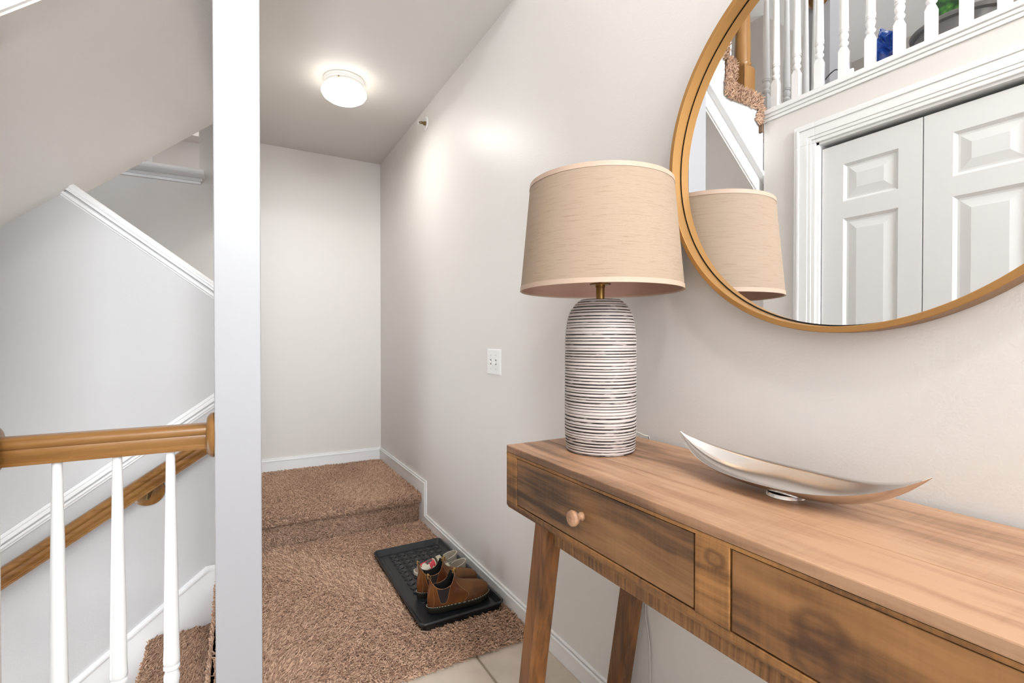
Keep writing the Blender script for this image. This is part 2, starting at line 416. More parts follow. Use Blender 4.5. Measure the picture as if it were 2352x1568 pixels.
# ------------------------------------------------------------------ floor tiles
fl = MB().box(-1.62, 0.0, -3.20, 1.66, -0.06, -0.004)
floor = st(fl, 'floor', 'grout', 'beige ceramic tile floor of the foyer with brown grout joints')
xs = [-0.002, -0.255, -0.585, -0.915, -1.245, -1.49]; ys = [1.62, 1.24, 0.91, 0.58, 0.25, -0.08, -0.41, -0.74, -1.07, -1.40, -1.70, -2.03, -2.36, -2.69, -3.02, -3.18]
g = 0.004
tile_cache = {}
for i in range(len(xs) - 1):
    for j in range(len(ys) - 1):
        w = xs[i] - xs[i + 1] - 2 * g; d = ys[j] - ys[j + 1] - 2 * g
        key = (round(w, 4), round(d, 4))
        cx_, cy_ = (xs[i] + xs[i + 1]) / 2, (ys[j] + ys[j + 1]) / 2
        if key not in tile_cache:
            b_ = 0.003
            t = MB(); hw, hd = w / 2, d / 2
            t.add([(-hw, -hd, -0.01), (hw, -hd, -0.01), (hw, hd, -0.01), (-hw, hd, -0.01), (-hw, -hd, -b_), (hw, -hd, -b_), (hw, hd, -b_), (-hw, hd, -b_),
                   (-hw + b_, -hd + b_, 0), (hw - b_, -hd + b_, 0), (hw - b_, hd - b_, 0), (-hw + b_, hd - b_, 0)],
                  [(0, 1, 5, 4), (1, 2, 6, 5), (2, 3, 7, 6), (3, 0, 4, 7), (4, 5, 9, 8), (5, 6, 10, 9), (6, 7, 11, 10), (7, 4, 8, 11), (8, 9, 10, 11)])
            o = t.build('tile', 'tile'); tile_cache[key] = o.data
        else:
            o = bpy.data.objects.new('tile', tile_cache[key]); COL.objects.link(o)
        o.location = (cx_, cy_, 0); o.parent = floor

# ------------------------------------------------------------------ carpeted landing and stairs (base surfaces)
NOSE_X = -1.085
cb = MB()
cb.box(-0.94, -0.012, 1.585, 2.95, -0.05, 0.008)
cb.box(NOSE_X, -0.94, PY1, 2.95, -0.05, 0.008)
step_prof = [(2.945, 0.0), (2.945, 0.135), (2.925, 0.135), (2.905, 0.145), (2.898, 0.16), (2.905, 0.176), (2.925, 0.183), (YBK, 0.183), (YBK, 0.0)]
cb.prism(step_prof, 0, -1.06, -0.012)
cb.box(-2.2, -1.06, 2.78, YBK, -0.02, 0.183)
for k in range(5):      # flight up behind the stair wall
    cb.box(-1.32 - 0.26 * k - 1.2, -1.32 - 0.26 * k, 2.78, YBK, 0.183 + 0.188 * k, 0.183 + 0.188 * (k + 1))
RUN, RISE = 0.255, 0.197
for k in range(1, 8):   # flight down to the left of the pillar
    cb.box(NOSE_X - RUN * k, NOSE_X - RUN * (k - 1) + 0.03, 1.756, YS, -RISE * k - 0.6, -RISE * k + 0.008)
cb.box(NOSE_X - 0.0, NOSE_X + 0.06, 1.756, YS, -0.8, 0.008)
st(cb, 'floor_landing', 'carpetbase', 'brown carpeted hall landing with one step up and stairs going down')
# upper flight seen in the mirror
UST = [(-1.49, 2.434), (-1.215, 2.624)]
ub = MB()
for k, (x, z) in enumerate(UST):
    ub.prism([(x + .015, z - .012), (x + .30, z - .012), (x + .30, z - .045), (x + .03, z - .045), (x + .03, z - .19), (x + .015, z - .19)], 1, 1.60, 2.62)
st(ub, 'floor_upper_stairs', 'carpetbase', 'carpeted upper stair flight seen in the mirror')

# ------------------------------------------------------------------ walls
st(MB().box(0, 0.1, -3.20, 4.05, -0.06, TOP), 'wall_right', 'wall', 'long beige painted wall on the right behind the console table')
wb = MB(); wb.box(-1.225, 0.0, YBK, YBK + 0.12, 0, TOP); wb.box(-4.13, -1.225, YBK, YBK + 0.12, -0.1, 2.235)
st(wb, 'wall_back', 'wall', 'beige end wall of the hall with a high opening at its left')
ws = MB()
capz = lambda x: 1.345 + 0.758 * (-1.06 - x)
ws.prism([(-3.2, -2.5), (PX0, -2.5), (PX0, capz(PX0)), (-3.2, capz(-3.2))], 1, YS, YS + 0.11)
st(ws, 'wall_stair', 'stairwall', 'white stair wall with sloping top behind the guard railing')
wc = MB()
DY0, DY1, DZ = -0.30, 1.339, 2.10
wc.box(XC - 0.11, XC, DY1, 1.612, 0, 2.30); wc.box(XC - 0.11, XC, -3.20, DY0, 0, 2.30); wc.box(XC - 0.11, XC, DY0, DY1, DZ, 2.30)
st(wc, 'wall_closet', 'wall', 'beige closet wall reflected in the mirror')
wsb = MB().box(-3.2, -1.545, 1.63, 1.755, -2.5, 1.86)
st(wsb, 'wall_stairwell', 'wall', 'stub wall beside the stairs holding the left end of the guard rail')
wl = MB(); wl.box(-3.25, -3.15, 1.63, 2.8, 0.12, 1.6); wl.box(-3.25, -3.15, 1.63, 2.8, -2.5, -1.82)
st(wl, 'wall_stairwell_end', 'wall', 'end wall at the bottom of the down stairs')
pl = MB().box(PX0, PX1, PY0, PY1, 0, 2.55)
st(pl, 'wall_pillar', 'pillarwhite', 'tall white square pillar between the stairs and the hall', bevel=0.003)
hd = MB().box(-1.04, -0.96, PY1, YS + 0.11, 2.20, 2.60); hd.box(-1.04, -0.96, YS + 0.11, YBK, 2.05, 2.60)  # second box is unseen, added to keep hall lamp light off the shaft
st(hd, 'wall_header', 'wall', 'header over the stair opening behind the pillar, with an added light-blocking part')
# soffit slab under the upper flight
sf = MB(); x0, x1 = -3.1, -1.0
sf.add([(x0, 1.65, soff(x0, 1.65)), (x1, 1.65, soff(x1, 1.65)), (x1, YS + .11, soff(x1, YS)), (x0, YS + .11, soff(x0, YS)),
        (x0, 1.65, soff(x0, 1.65) + .06), (x1, 1.65, soff(x1, 1.65) + .06), (x1, YS + .11, soff(x1, YS) + .06), (x0, YS + .11, soff(x0, YS) + .06)],
       [(0, 1, 2, 3), (4, 7, 6, 5), (0, 4, 5, 1), (1, 5, 6, 2), (2, 6, 7, 3), (3, 7, 4, 0)])
st(sf, 'ceiling_soffit', 'wall', 'sloping beige underside of the stairs at upper left')
st(MB().box(-1.0, 0, PY0 + 0.07, YBK, CEIL, CEIL + 0.05), 'ceiling', 'ceil', 'flat beige hall ceiling with the round lamp')
st(MB().box(-0.96, 0.0, PY0, PY0 + 0.07, CEIL, TOP), 'wall_over_hall', 'wall', 'wall above the hall opening')
st(MB().box(-6.1, 0.1, -3.20, 6.0, TOP, TOP + 0.06), 'ceiling_upper', 'ceil', 'high ceiling above foyer and upper floor')
sc_ = MB(); sc_.box(-4.13, -0.96, YS + .02, YBK + .0, 3.2, 3.26); sc_.box(-3.2, -0.96, YS + .03, YS + .11, 2.62, 3.2)  # unseen slab and panel, added to darken the stair shaft
st(sc_, 'stair_light_blocker', 'ceil', 'unseen slab and panel added over the stair shaft to block light')
# stringer of the upper flight
sg = MB(); low = lambda x: 1.94 + 0.867 * (x + 1.49)
sg.prism([(-1.56, low(-1.56) + .006), (-0.96, low(-0.96) + .006), (-0.96, 2.80), (-1.23, 2.79), (-1.235, 2.60), (-1.23, 2.60), (-1.235, 2.415), (-1.47, 2.415), (-1.478, 2.30), (-1.56, 2.30)], 1, 1.642, 1.72)
up0 = lambda x: 2.03 + 0.867 * (x + 1.49)
sg.prism([(-1.56, up0(-1.56)), (-0.96, up0(-0.96)), (-0.96, 2.78), (-1.22, 2.60), (-1.22, 2.405), (-1.46, 2.405), (-1.46, 2.30), (-1.56, 2.30)], 1, 1.618, 1.642)
sg.prism([(XC, up0(XC) - 0.004), (-0.96, up0(-0.96) - 0.004), (-0.96, up0(-0.96) + 0.02), (XC, up0(XC) + 0.02)], 1, 1.610, 1.618)
st(sg, 'trim_stringer', 'trim', 'white stair stringer board reflected in the mirror')
# upper floor and rooms
st(MB().box(-6.0, XC - 0.005, -3.20, 1.64, UF - 0.06, UF), 'floor_upper', 'carpetbase', 'upper floor behind the balcony railing')
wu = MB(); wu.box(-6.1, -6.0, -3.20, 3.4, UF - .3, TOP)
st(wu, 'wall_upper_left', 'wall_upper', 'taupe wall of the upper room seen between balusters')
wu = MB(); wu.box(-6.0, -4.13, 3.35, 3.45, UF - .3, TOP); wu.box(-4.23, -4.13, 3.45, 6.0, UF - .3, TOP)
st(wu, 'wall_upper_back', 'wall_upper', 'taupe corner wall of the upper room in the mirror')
wf = MB(); FX0 = -6.1
for (a, b, c, d) in ((FX0, 0.1, TOP - 0.35, TOP), (FX0, 0.1, 2.15, 2.38), (-1.62, -1.32, -0.06, 2.2), (-0.18, 0.1, -0.06, 2.2), (-1.32, -0.18, -0.06, 0.28), (-1.32, -0.18, 2.02, 2.2),
                     (FX0, -5.25, 2.3, TOP), (-3.15, -1.45, 2.3, TOP), (-0.05, 0.1, 2.3, TOP), (-5.25, -3.15, 2.3, 2.72), (-5.25, -3.15, 4.28, TOP)):
    wf.box(a, b, -3.30, -3.20, c, d)
st(wf, 'wall_front', 'wall', 'front wall of the foyer behind the viewer with window openings')
def window_frame(name, x0, x1, z0, z1, nx, nz, label):
    w = MB(); y0, y1 = -3.28, -3.22; t = 0.04
    w.box(x0, x1, y0, y1, z0, z0 + t); w.box(x0, x1, y0, y1, z1 - t, z1); w.box(x0, x0 + t, y0, y1, z0, z1); w.box(x1 - t, x1, y0, y1, z0, z1)
    for i in range(1, nx): xx = x0 + (x1 - x0) * i / nx; w.box(xx - .012, xx + .012, y0 + .01, y1 - .01, z0, z1)
    for i in range(1, nz): zz = z0 + (z1 - z0) * i / nz; w.box(x0, x1, y0 + .01, y1 - .01, zz - .012, zz + .012)
    st(w, name, 'trim', label)
window_frame('window_1', -1.45, -0.05, 2.38, 4.40, 3, 4, 'tall foyer window above the entrance')
window_frame('window_2', -1.32, -0.18, 0.28, 2.02, 3, 4, 'glazed entrance door panel behind the viewer')
window_frame('added_window_upper', -5.25, -3.15, 2.72, 4.28, 3, 3, 'made-up upper room window frame around the added light')  # made-up frame that goes with the added upper room light
w4 = MB()
for (a, b, c, d) in ((1.76, 2.66, -1.82, -1.78), (1.76, 2.66, .08, .12), (1.76, 1.80, -1.82, .12), (2.62, 2.66, -1.82, .12), (2.20, 2.22, -1.82, .12), (1.76, 2.66, -.86, -.84)): w4.box(-3.22, -3.17, a, b, c, d)
st(w4, 'added_window_lower', 'trim', 'made-up window frame for the added light at the foot of the stairs')  # invented window dressing the added stairwell light
# room seen through the high opening over the stairs
rb = MB(); rb.box(-4.13, 0.0, 5.33, 5.43, 1.6, TOP); rb.box(-4.13, 0.0, 5.135, 5.33, 2.95, TOP)
st(rb, 'wall_far_room', 'wall', 'lit wall of the far room beyond the high opening')
st(MB().box(-1.695, -1.655, 5.30, 5.33, 1.6, 2.95), 'trim_far_room', 'trim', 'narrow white vertical trim in the far room')
st(MB().box(-4.13, 0.0, YBK + 0.12, 5.33, 1.9, 2.0), 'floor_far_room', 'carpetbase', 'floor of the far room')
# ledge cap of the opening
lg = MB()
lg.sweep([(0.10, -0.012), (-0.13, -0.012), (-0.145, -0.006), (-0.152, 0.004), (-0.152, 0.012), (-0.145, 0.022), (-0.13, 0.027), (0.10, 0.027)], (-4.1, YBK + 0.12 - .09, 2.245), (-1.19, YBK + 0.12 - .09, 2.245), (0, 1, 0), (0, 0, 1))
lg.box(-4.1, -1.205, YBK - 0.022, YBK, 2.213, 2.233); lg.box(-4.1, -1.215, YBK - 0.014, YBK, 2.195, 2.213)
st(lg, 'trim_ledge', 'trim', 'white moulded ledge under the high opening over the stairs', bevel=0.002)

# ------------------------------------------------------------------ baseboards and stair trims
def ribbon(mb, path_o, path_i, axis, a, b):
    n = len(path_o); mb.prism(path_o + path_i[::-1], axis, a, b)
bb = MB()
jy = 2.825
bb.prism([(-3.20, 0), (YBK, 0), (YBK, 0.27), (jy + .012, 0.27), (jy + .012, 0.066), (-3.20, 0.066)], 0, -0.012, 0)
for o0, o1, th in ((0.0, 0.008, 0.009), (0.011, 0.019, 0.0155), (0.019, 0.023, 0.0135)):
    ribbon(bb, [(-3.20, .078 - o0), (jy + o0, .078 - o0), (jy + o0, .28 - o0), (YBK, .28 - o0)], [(-3.20, .078 - o1), (jy + o1, .078 - o1), (jy + o1, .28 - o1), (YBK, .28 - o1)], 0, -th, 0)
st(bb, 'baseboard_right', 'trim', 'white stepped baseboard along the right wall', bevel=0.0015)
bb = MB(); bb.box(-2.2, -0.012, YBK - 0.012, YBK, 0.17, 0.262); bb.box(-2.2, -0.009, YBK - 0.009, YBK, 0.262, 0.28); bb.box(-2.2, -0.0155, YBK - 0.0155, YBK, 0.258, 0.267)
st(bb, 'baseboard_back', 'trim', 'white baseboard along the hall end wall', bevel=0.0015)

def sloped(mb, pts, prof, y):
    """mitred moulding on the stair wall: pts are (x,z) of the top edge, prof = (depth below, thickness)"""
    for (d0, d1, th) in prof:
        n = len(pts); top = []; bot = []
        for i, p in enumerate(pts):
            a = Vector(pts[max(i - 1, 0)]); b = Vector(pts[min(i + 1, n - 1)])
            if 0 < i < n - 1:
                t1 = (Vector(p) - a).normalized(); t2 = (b - Vector(p)).normalized(); n1 = Vector((t1.y, -t1.x)); n2 = Vector((t2.y, -t2.x))
                nn = (n1 + n2).normalized(); nn = nn / max(0.3, nn.dot(n1))
            else:
                t = (b - a).normalized(); nn = Vector((t.y, -t.x))
            top.append((p[0] + nn.x * d0, p[1] + nn.y * d0)); bot.append((p[0] + nn.x * d1, p[1] + nn.y * d1))
        mb.prism(top + bot[::-1], 1, y - th, y)
# chair-rail moulding
cr = MB(); sloped(cr, [(-3.1, 0.369 - 0.726 * 1.281), (-1.06, 0.92)], [(0, .014, .007), (.014, .030, .022), (.030, .036, .006), (.036, .046, .016), (.046, .056, .006)], YS)
st(cr, 'trim_chair_rail', 'trim', 'sloping white moulding on the stair wall above the handrail', bevel=0.0015)
# stair skirt
sk = MB(); m_ = (0.083 + 0.29) / (-1.132 + 1.606)
skp = [(-3.1, 0.083 - m_ * (3.1 - 1.132)), (-1.132, 0.083), (-1.06, 0.083)]
sk.prism(skp + [(-1.06, -0.4), (-3.1, -2.2)], 1, YS - 0.011, YS)
sloped(sk, skp, [(-.003, .008, .009), (.008, .018, .0165), (.018, .023, .0135)], YS)
st(sk, 'baseboard_stair', 'trim', 'white stair skirt board following the steps down', bevel=0.0015)
# cap of the stair wall
cp = MB(); pts = [(-1.70, capz(-1.70) + .008), (-1.05, capz(-1.05) + .008)]
t = (Vector(pts[1]) - Vector(pts[0])).normalized(); nrm = Vector((-t.y, t.x)) if -t.y > 0 else Vector((t.y, -t.x)); nrm = Vector((0.604, 0.797))
upv = Vector((nrm.x, 0, nrm.y))
cp.sweep([(-0.03, 0), (-0.036, 0.006), (-0.038, 0.013), (-0.034, 0.02), (-0.025, 0.024), (0.135, 0.024), (0.145, 0.013), (0.14, 0)], (pts[0][0], YS, pts[0][1]), (pts[1][0], YS, pts[1][1]), (0, 1, 0), upv)
sloped(cp, pts, [(0.0, .012, .026), (.012, .021, .007), (.021, .033, .019), (.033, .041, .005)], YS)
st(cp, 'trim_stair_cap', 'trim', 'white moulded cap running down the stair wall top', bevel=0.0012)
# curb under the guard railing
cu = MB().box(-1.545, PX0, 1.632, 1.755, -0.30, 0.02); cu.box(-1.545, PX0, 1.622, 1.632, -0.06, 0.06)
st(cu, 'trim_curb', 'trim', 'white curb under the guard railing balusters')

# ------------------------------------------------------------------ guard railing (oak rail, white balusters)
YR = 1.69
RAIL = [(-.020, -.036), (.020, -.036), (.021, -.028), (.017, -.026), (.017, -.020), (.024, -.012), (.026, .0), (.024, .006), (.031, .012), (.033, .021), (.029, .030), (.018, .036), (-.018, .036), (-.029, .030), (-.033, .021), (-.031, .012), (-.024, .006), (-.026, 0), (-.024, -.012), (-.017, -.020), (-.017, -.026), (-.021, -.028)]
ROSE = [(0.0, 0), (.064, 0), (.066, .004), (.064, .012), (.056, .019), (.050, .021), (.0, .021)]
gr = thing('guard_railing', (-1.30, YR, 0.02), 'oak guard rail with white balusters left of the pillar', 'railing')
r = MB().sweep(RAIL, (-1.528, YR, .857), (PX0 - .018, YR, .857), (0, 1, 0), (0, 0, 1)); r.build('handrail', 'oak', gr, smooth=True, angle=50)
r = MB().lathe([(a, -b) for a, b in ROSE], (PX0, YR, .858), 40, axis='x', cap=False); r.build('rosette', 'oak_v', gr, smooth=True, angle=40)
r = MB().lathe([(a, b) for a, b in ROSE], (-1.545, YR, .862), 40, axis='x', cap=False); r.build('rosette', 'oak_v', gr, smooth=True, angle=40)
def baluster_prof(z0, z1, sq, k=1.0):
    return [(r_, (sq + (z_ - sq) * k) if z_ < z1 - .2 else z_) for r_, z_ in _bp(z1, sq)]
def _bp(z1, sq):
    return [(.0125, sq), (.019, sq + .012), (.0205, sq + .022), (.017, sq + .032), (.0135, sq + .042), (.0175, sq + .055), (.0198, sq + .070), (.0195, sq + .082), (.016, sq + .094), (.0155, sq + .098),
            (.0205, sq + .103), (.0205, sq + .109), (.0165, sq + .113), (.0205, sq + .118), (.0205, sq + .128), (.0190, sq + .16), (.0185, sq + .25), (.0108, z1)]
def baluster(mb, x, y, z0, z1, sq, half=.0165, k=1.0):
    """square foot with chamfered shoulders, turned vase and tapering stem."""
    zt = z0 + sq
    mb.add([(x + a * half, y + b * half, z) for z in (z0, zt - .022) for a, b in ((-1, -1), (1, -1), (1, 1), (-1, 1))] + [(x + a * .0105, y + b * .0105, zt) for a, b in ((-1, -1), (1, -1), (1, 1), (-1, 1))],
           [(3, 2, 1, 0)] + [(i, (i + 1) % 4, 4 + (i + 1) % 4, 4 + i) for i in range(4)] + [(4 + i, 4 + (i + 1) % 4, 8 + (i + 1) % 4, 8 + i) for i in range(4)] + [(8, 9, 10, 11)])
    mb.lathe([(r_, z) for r_, z in baluster_prof(z0, z1, zt, k)], (x, y, 0), 20)
for x in (-1.414, -1.290, -1.170):
    b = MB(); baluster(b, x, YR, 0.02, 0.824, 0.075); b.build('baluster', 'trim', gr, smooth=True, angle=40)

# wall handrail with bracket
wh = thing('wall_handrail', (-1.45, YS, 0.25), 'sloping oak handrail bracketed to the white stair wall', 'handrail')
sl = (0.664 - 0.215) / (1.802 - 1.128); dx = 1 / math.hypot(1, sl); dz = sl * dx
YH = 2.61
hp = lambda x: (x, YH, 0.215 + sl * (x + 1.802))
r = MB().sweep(RAIL, hp(-2.9), hp(-1.115), (0, 1, 0), (-dz, 0, dx)); r.build('rail', 'oak', wh, smooth=True, angle=50)
r = MB().lathe([(0, 0), (.062, 0), (.0635, -.004), (.061, -.012), (.052, -.017), (.050, -.0185), (0, -.0185)], (-1.350, YS, .468), 40, axis='y', cap=False)
ro = r.build('bracket_disc', 'oak_v', wh, smooth=True, angle=40)
r = MB()
r.tube([(-1.350, YS - .018, .447), (-1.350, YS - .030, .445), (-1.346, YH + .012, .475), (-1.352, YH, .495)], [.006, .0055, .005, .005], 8)
r.tube([(-1.350, YS - .019, .440), (-1.333, YS - .019, .488)], .0065, 8)
r.lathe([(.0, 0), (.009, 0), (.009, -.004), (0, -.006)], (-1.350, YS - .018, .442), 14, axis='y', cap=False); r.lathe([(.0, 0), (.008, 0), (.008, -.004), (0, -.006)], (-1.331, YS - .018, .488), 14, axis='y', cap=False)
r.build('bracket', 'brass_dark', wh, smooth=True)

# ------------------------------------------------------------------ closet door in the mirror
dr = MB(); y_ = XC + 0.0
def casing(mb):
    prof = ((0.0, .018, .012), (.018, .034, .016), (.034, .074, .019), (.074, .086, .024), (.086, .100, .020))
    for a, b, th in prof:
        for s, e in ((DY1, 1), (DY0, -1)):
            mb.box(XC, XC + th, s + e * a, s + e * b, 0, DZ)
        ribbon(mb, [(DY0, DZ + b), (DY1, DZ + b)], [(DY0, DZ + a), (DY1, DZ + a)], 0, XC, XC + th)
        for s, e in ((DY1, 1), (DY0, -1)):
            mb.prism([(s + e * a, DZ), (s + e * b, DZ), (s + e * b, DZ + b), (s, DZ + b), (s, DZ + a), (s + e * a, DZ + a)], 0, XC, XC + th)
casing(dr)
st(dr, 'trim_door_casing', 'trim', 'moulded white casing around the closet door in the mirror', bevel=0.002)
jm = MB(); jm.box(XC - .11, XC, DY1 - .012, DY1, 0, DZ); jm.box(XC - .11, XC, DY0, DY0 + .012, 0, DZ); jm.box(XC - .11, XC, DY0, DY1, DZ - .012, DZ)
st(jm, 'trim_door_jamb', 'trim', 'white jamb lining of the closet opening')
st(MB().box(XC - .13, XC - .115, DY0, DY1, 0, DZ), 'closet_shade_sheet', 'dark', 'near-black sheet painted as closet shade behind the bifold door')  # near-black colour stands for the shade inside the closet
door = bpy.data.objects.new('door_1', None); COL.objects.link(door); door.location = (XC, 0.52, 0); tag(door, 'white six-panel bifold closet door reflected in the mirror', kind='structure')
lw = (DY1 - DY0 - 0.03) / 4
DXF = XC - 0.018
for k in range(4):
    ya = DY1 - .015 - lw * k - .002; yb = ya - lw + .004
    lf = MB()
    rows = ((0.22, 0.95), (1.03, 1.71), (1.79, 1.965)); zt = DZ - .035
    stile = 0.095
    pa, pb = ya - stile, yb + stile - .01
    lf.box(DXF - .03, DXF - .012, yb, ya, .01, zt)
    lf.box(DXF - .012, DXF, pa, ya, .01, zt); lf.box(DXF - .012, DXF, yb, pb, .01, zt)
    zz = [.01] + [z for r_ in rows for z in r_] + [zt]
    for i in range(0, len(zz), 2): lf.box(DXF - .012, DXF, pb, pa, zz[i], zz[i + 1])
    o = lf.build('door_leaf', 'doorwhite', door)
    for z0, z1 in rows:
        pn = MB(); i0, i1 = .028, .055
        R = lambda y0, y1, za, zb, x: [(x, y0, za), (x, y1, za), (x, y1, zb), (x, y0, zb)]
        pn.add(R(pb, pa, z0, z1, DXF - .001) + R(pb + .012, pa - .012, z0 + .012, z1 - .012, DXF - .010) + R(pb + .02, pa - .02, z0 + .02, z1 - .02, DXF - .010) + R(pb + i1, pa - i1, z0 + i1, z1 - i1, DXF - .003),
               [(j * 4 + i, j * 4 + (i + 1) % 4, (j + 1) * 4 + (i + 1) % 4, (j + 1) * 4 + i) for j in range(3) for i in range(4)] + [(12, 13, 14, 15)])
        pn.build('panel', 'doorwhite', o)
# balcony cap
bc = MB()
bc.box(XC - .12, XC + .022, -3.20, 1.622, 2.335, 2.358); bc.box(XC, XC + .014, -3.20, 1.622, 2.318, 2.335); bc.box(XC, XC + .008, -3.20, 1.622, 2.300, 2.318); bc.box(XC - .11, XC - .001, -3.20, 1.622, 2.30, 2.335)
st(bc, 'trim_balcony', 'trim', 'white balcony edge moulding under the upper balusters', bevel=0.003)
# balcony railings
br = thing('balcony_railing', (XC - .05, 0.6, 2.358), 'white balcony balusters above the closet door in the mirror', 'railing')
y = 1.578; yy = []
while y > -1.6: yy.append(y); y -= 0.1115
bal_me = None
for y in yy:
    if bal_me is None:
        b = MB(); baluster(b, 0, 0, 0, 0.86, 0.172, .0175, .66); o = b.build('baluster', 'trim', smooth=True, angle=40); bal_me = o.data
    else:
        o = bpy.data.objects.new('baluster', bal_me); COL.objects.link(o)
    o.parent = br; o.location = (0, y - 0.6, 0)
MB().sweep(RAIL, (XC - .05, -1.7, 3.25), (XC - .05, 1.60, 3.25), (1, 0, 0), (0, 0, 1)).build('handrail', 'oak', br, smooth=True, angle=50)
b2 = thing('stairwell_railing', (-2.5, 1.667, UF), 'second row of white balusters behind the oak newel in the mirror', 'railing')
st(MB().box(-5.0, -1.53, 1.62, 1.72, 2.2, UF + .06), 'trim_stairwell', 'trim', 'white edge under the second baluster row')
for k in range(6):
    o = bpy.data.objects.new('baluster', bal_me); COL.objects.link(o); o.parent = b2; o.location = (0.90 - 0.0955 * k, 0, 0.075)
MB().sweep(RAIL, (-2.10, 1.667, 3.25), (-1.53, 1.667, 3.25), (0, 1, 0), (0, 0, 1)).build('handrail', 'oak', b2, smooth=True, angle=50)
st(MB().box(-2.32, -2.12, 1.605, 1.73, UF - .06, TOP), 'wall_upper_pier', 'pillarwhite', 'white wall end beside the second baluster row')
MB().lathe([(a, b) for a, b in ROSE], (-2.12, 1.667, 3.22), 32, axis='x', cap=False).build('rosette', 'oak_v', b2, smooth=True)
nw = thing('newel_post', (-1.425, 1.69, 2.434), 'oak newel post at the stair foot in the mirror', 'newel post')
n_ = MB(); hh = .045
n_.add([(-1.425 + a * hh, 1.69 + c * hh, z) for z in (2.42, 2.60) for a, c in ((-1, -1), (1, -1), (1, 1), (-1, 1))] + [(-1.425 + a * .03, 1.69 + c * .03, 2.622) for a, c in ((-1, -1), (1, -1), (1, 1), (-1, 1))],
       [(3, 2, 1, 0)] + [(i, (i + 1) % 4, 4 + (i + 1) % 4, 4 + i) for i in range(4)] + [(4 + i, 4 + (i + 1) % 4, 8 + (i + 1) % 4, 8 + i) for i in range(4)] + [(8, 9, 10, 11)])
n_.build('square_base', 'oak_v', nw, bevel=.002)
MB().lathe([(.034, 2.605), (.044, 2.618), (.045, 2.626), (.040, 2.632), (.0405, 2.64), (.041, 2.70), (.033, 3.15), (.04, 3.2), (.03, 3.25), (.045, 3.3), (.0, 3.35)], (-1.425, 1.69, 0), 28, cap=False).build('turned_shaft', 'oak_v', nw, smooth=True)
o = bpy.data.objects.new('baluster', bal_me); COL.objects.link(o)
sb = thing('stair_baluster', (-1.30, 1.69, 2.434), 'single white baluster on the carpeted step in the mirror', 'baluster')
o.name = 'turned_stem'; o.parent = sb; o.location = (0, 0, 0)

# ------------------------------------------------------------------ carpet pile: tufts set on every carpeted face
PTS = []; ROT = []; SCL = []
def rot_from(nrm, lean, az):
    """euler for a tuft whose z axis is nrm leaned by `lean` towards azimuth az (array maths)"""
    n = nrm / np.linalg.norm(nrm)
    ref = np.array([0, 0, 1.0]) if abs(n[2]) < .9 else np.array([1.0, 0, 0])
    u = np.cross(ref, n); u /= np.linalg.norm(u); v = np.cross(n, u)
    d = np.cos(az)[:, None] * u + np.sin(az)[:, None] * v
    zax = np.cos(lean)[:, None] * n + np.sin(lean)[:, None] * d
    xax = np.cos(lean)[:, None] * d - np.sin(lean)[:, None] * n
    yax = np.cross(zax, xax)
    # XYZ euler from matrix columns (x,y,z)
    m20 = xax[:, 2]; m10 = xax[:, 1]; m00 = xax[:, 0]; m21 = yax[:, 2]; m22 = zax[:, 2]
    ry = -np.arcsin(np.clip(m20, -1, 1)); rx = np.arctan2(m21, m22); rz = np.arctan2(m10, m00)
    return np.stack([rx, ry, rz], 1)
def field(x, y):
    return 1.4 * np.sin(3.1 * x + 1.3 * np.sin(2.3 * y)) + 1.1 * np.sin(4.3 * y - 1.7 * np.sin(3.7 * x)) + .6 * np.sin(11 * x + 7 * y)
def patch(o, u, v, nrm, dens, leanm=0.85, lift=0.0, scale=1.0, mask=None):
    o, u, v, nrm = [np.array(a, float) for a in (o, u, v, nrm)]
    lu, lv = np.linalg.norm(u), np.linalg.norm(v); n = int(lu * lv * dens)
    # jittered grid keeps cover even
    k = max(1, int(math.sqrt(n * lu / lv))); l = max(1, int(n / k))
    a, b = np.meshgrid((np.arange(k) + .5) / k, (np.arange(l) + .5) / l); a = a.ravel() + (RNG.random(k * l) - .5) * 1.3 / k; b = b.ravel() + (RNG.random(k * l) - .5) * 1.3 / l
    a = np.clip(a, 0, 1); b = np.clip(b, 0, 1)
    p = o + a[:, None] * u + b[:, None] * v + nrm * lift
    if mask is not None:
        keep = mask(p); p = p[keep]
    az = field(p[:, 0] + p[:, 2], p[:, 1]) + RNG.normal(0, .75, len(p))
    lean = np.clip(RNG.normal(leanm, .28, len(p)), .05, 1.45)
    PTS.append(p); ROT.append(rot_from(nrm, lean, az)); SCL.append(scale * RNG.uniform(.75, 1.25, len(p)))
D = 34000
z0 = 0.008
patch((-0.94, 1.585, z0), (0.928, 0, 0), (0, 1.34, 0), (0, 0, 1), D, mask=lambda p: ~((p[:, 1] > 2.922) | ((p[:, 0] > -.385) & (p[:, 0] < -.04) & (p[:, 1] > 1.79) & (p[:, 1] < 2.523))))
patch((NOSE_X + .01, PY1 + .004, z0), (-0.94 - NOSE_X - .01, 0, 0), (0, 1.17, 0), (0, 0, 1), D)
patch((-0.94, 1.583, -0.002), (0.928, 0, 0), (0, 0, 0.012), (0, -1, 0.35), D * 1.6, leanm=.5)
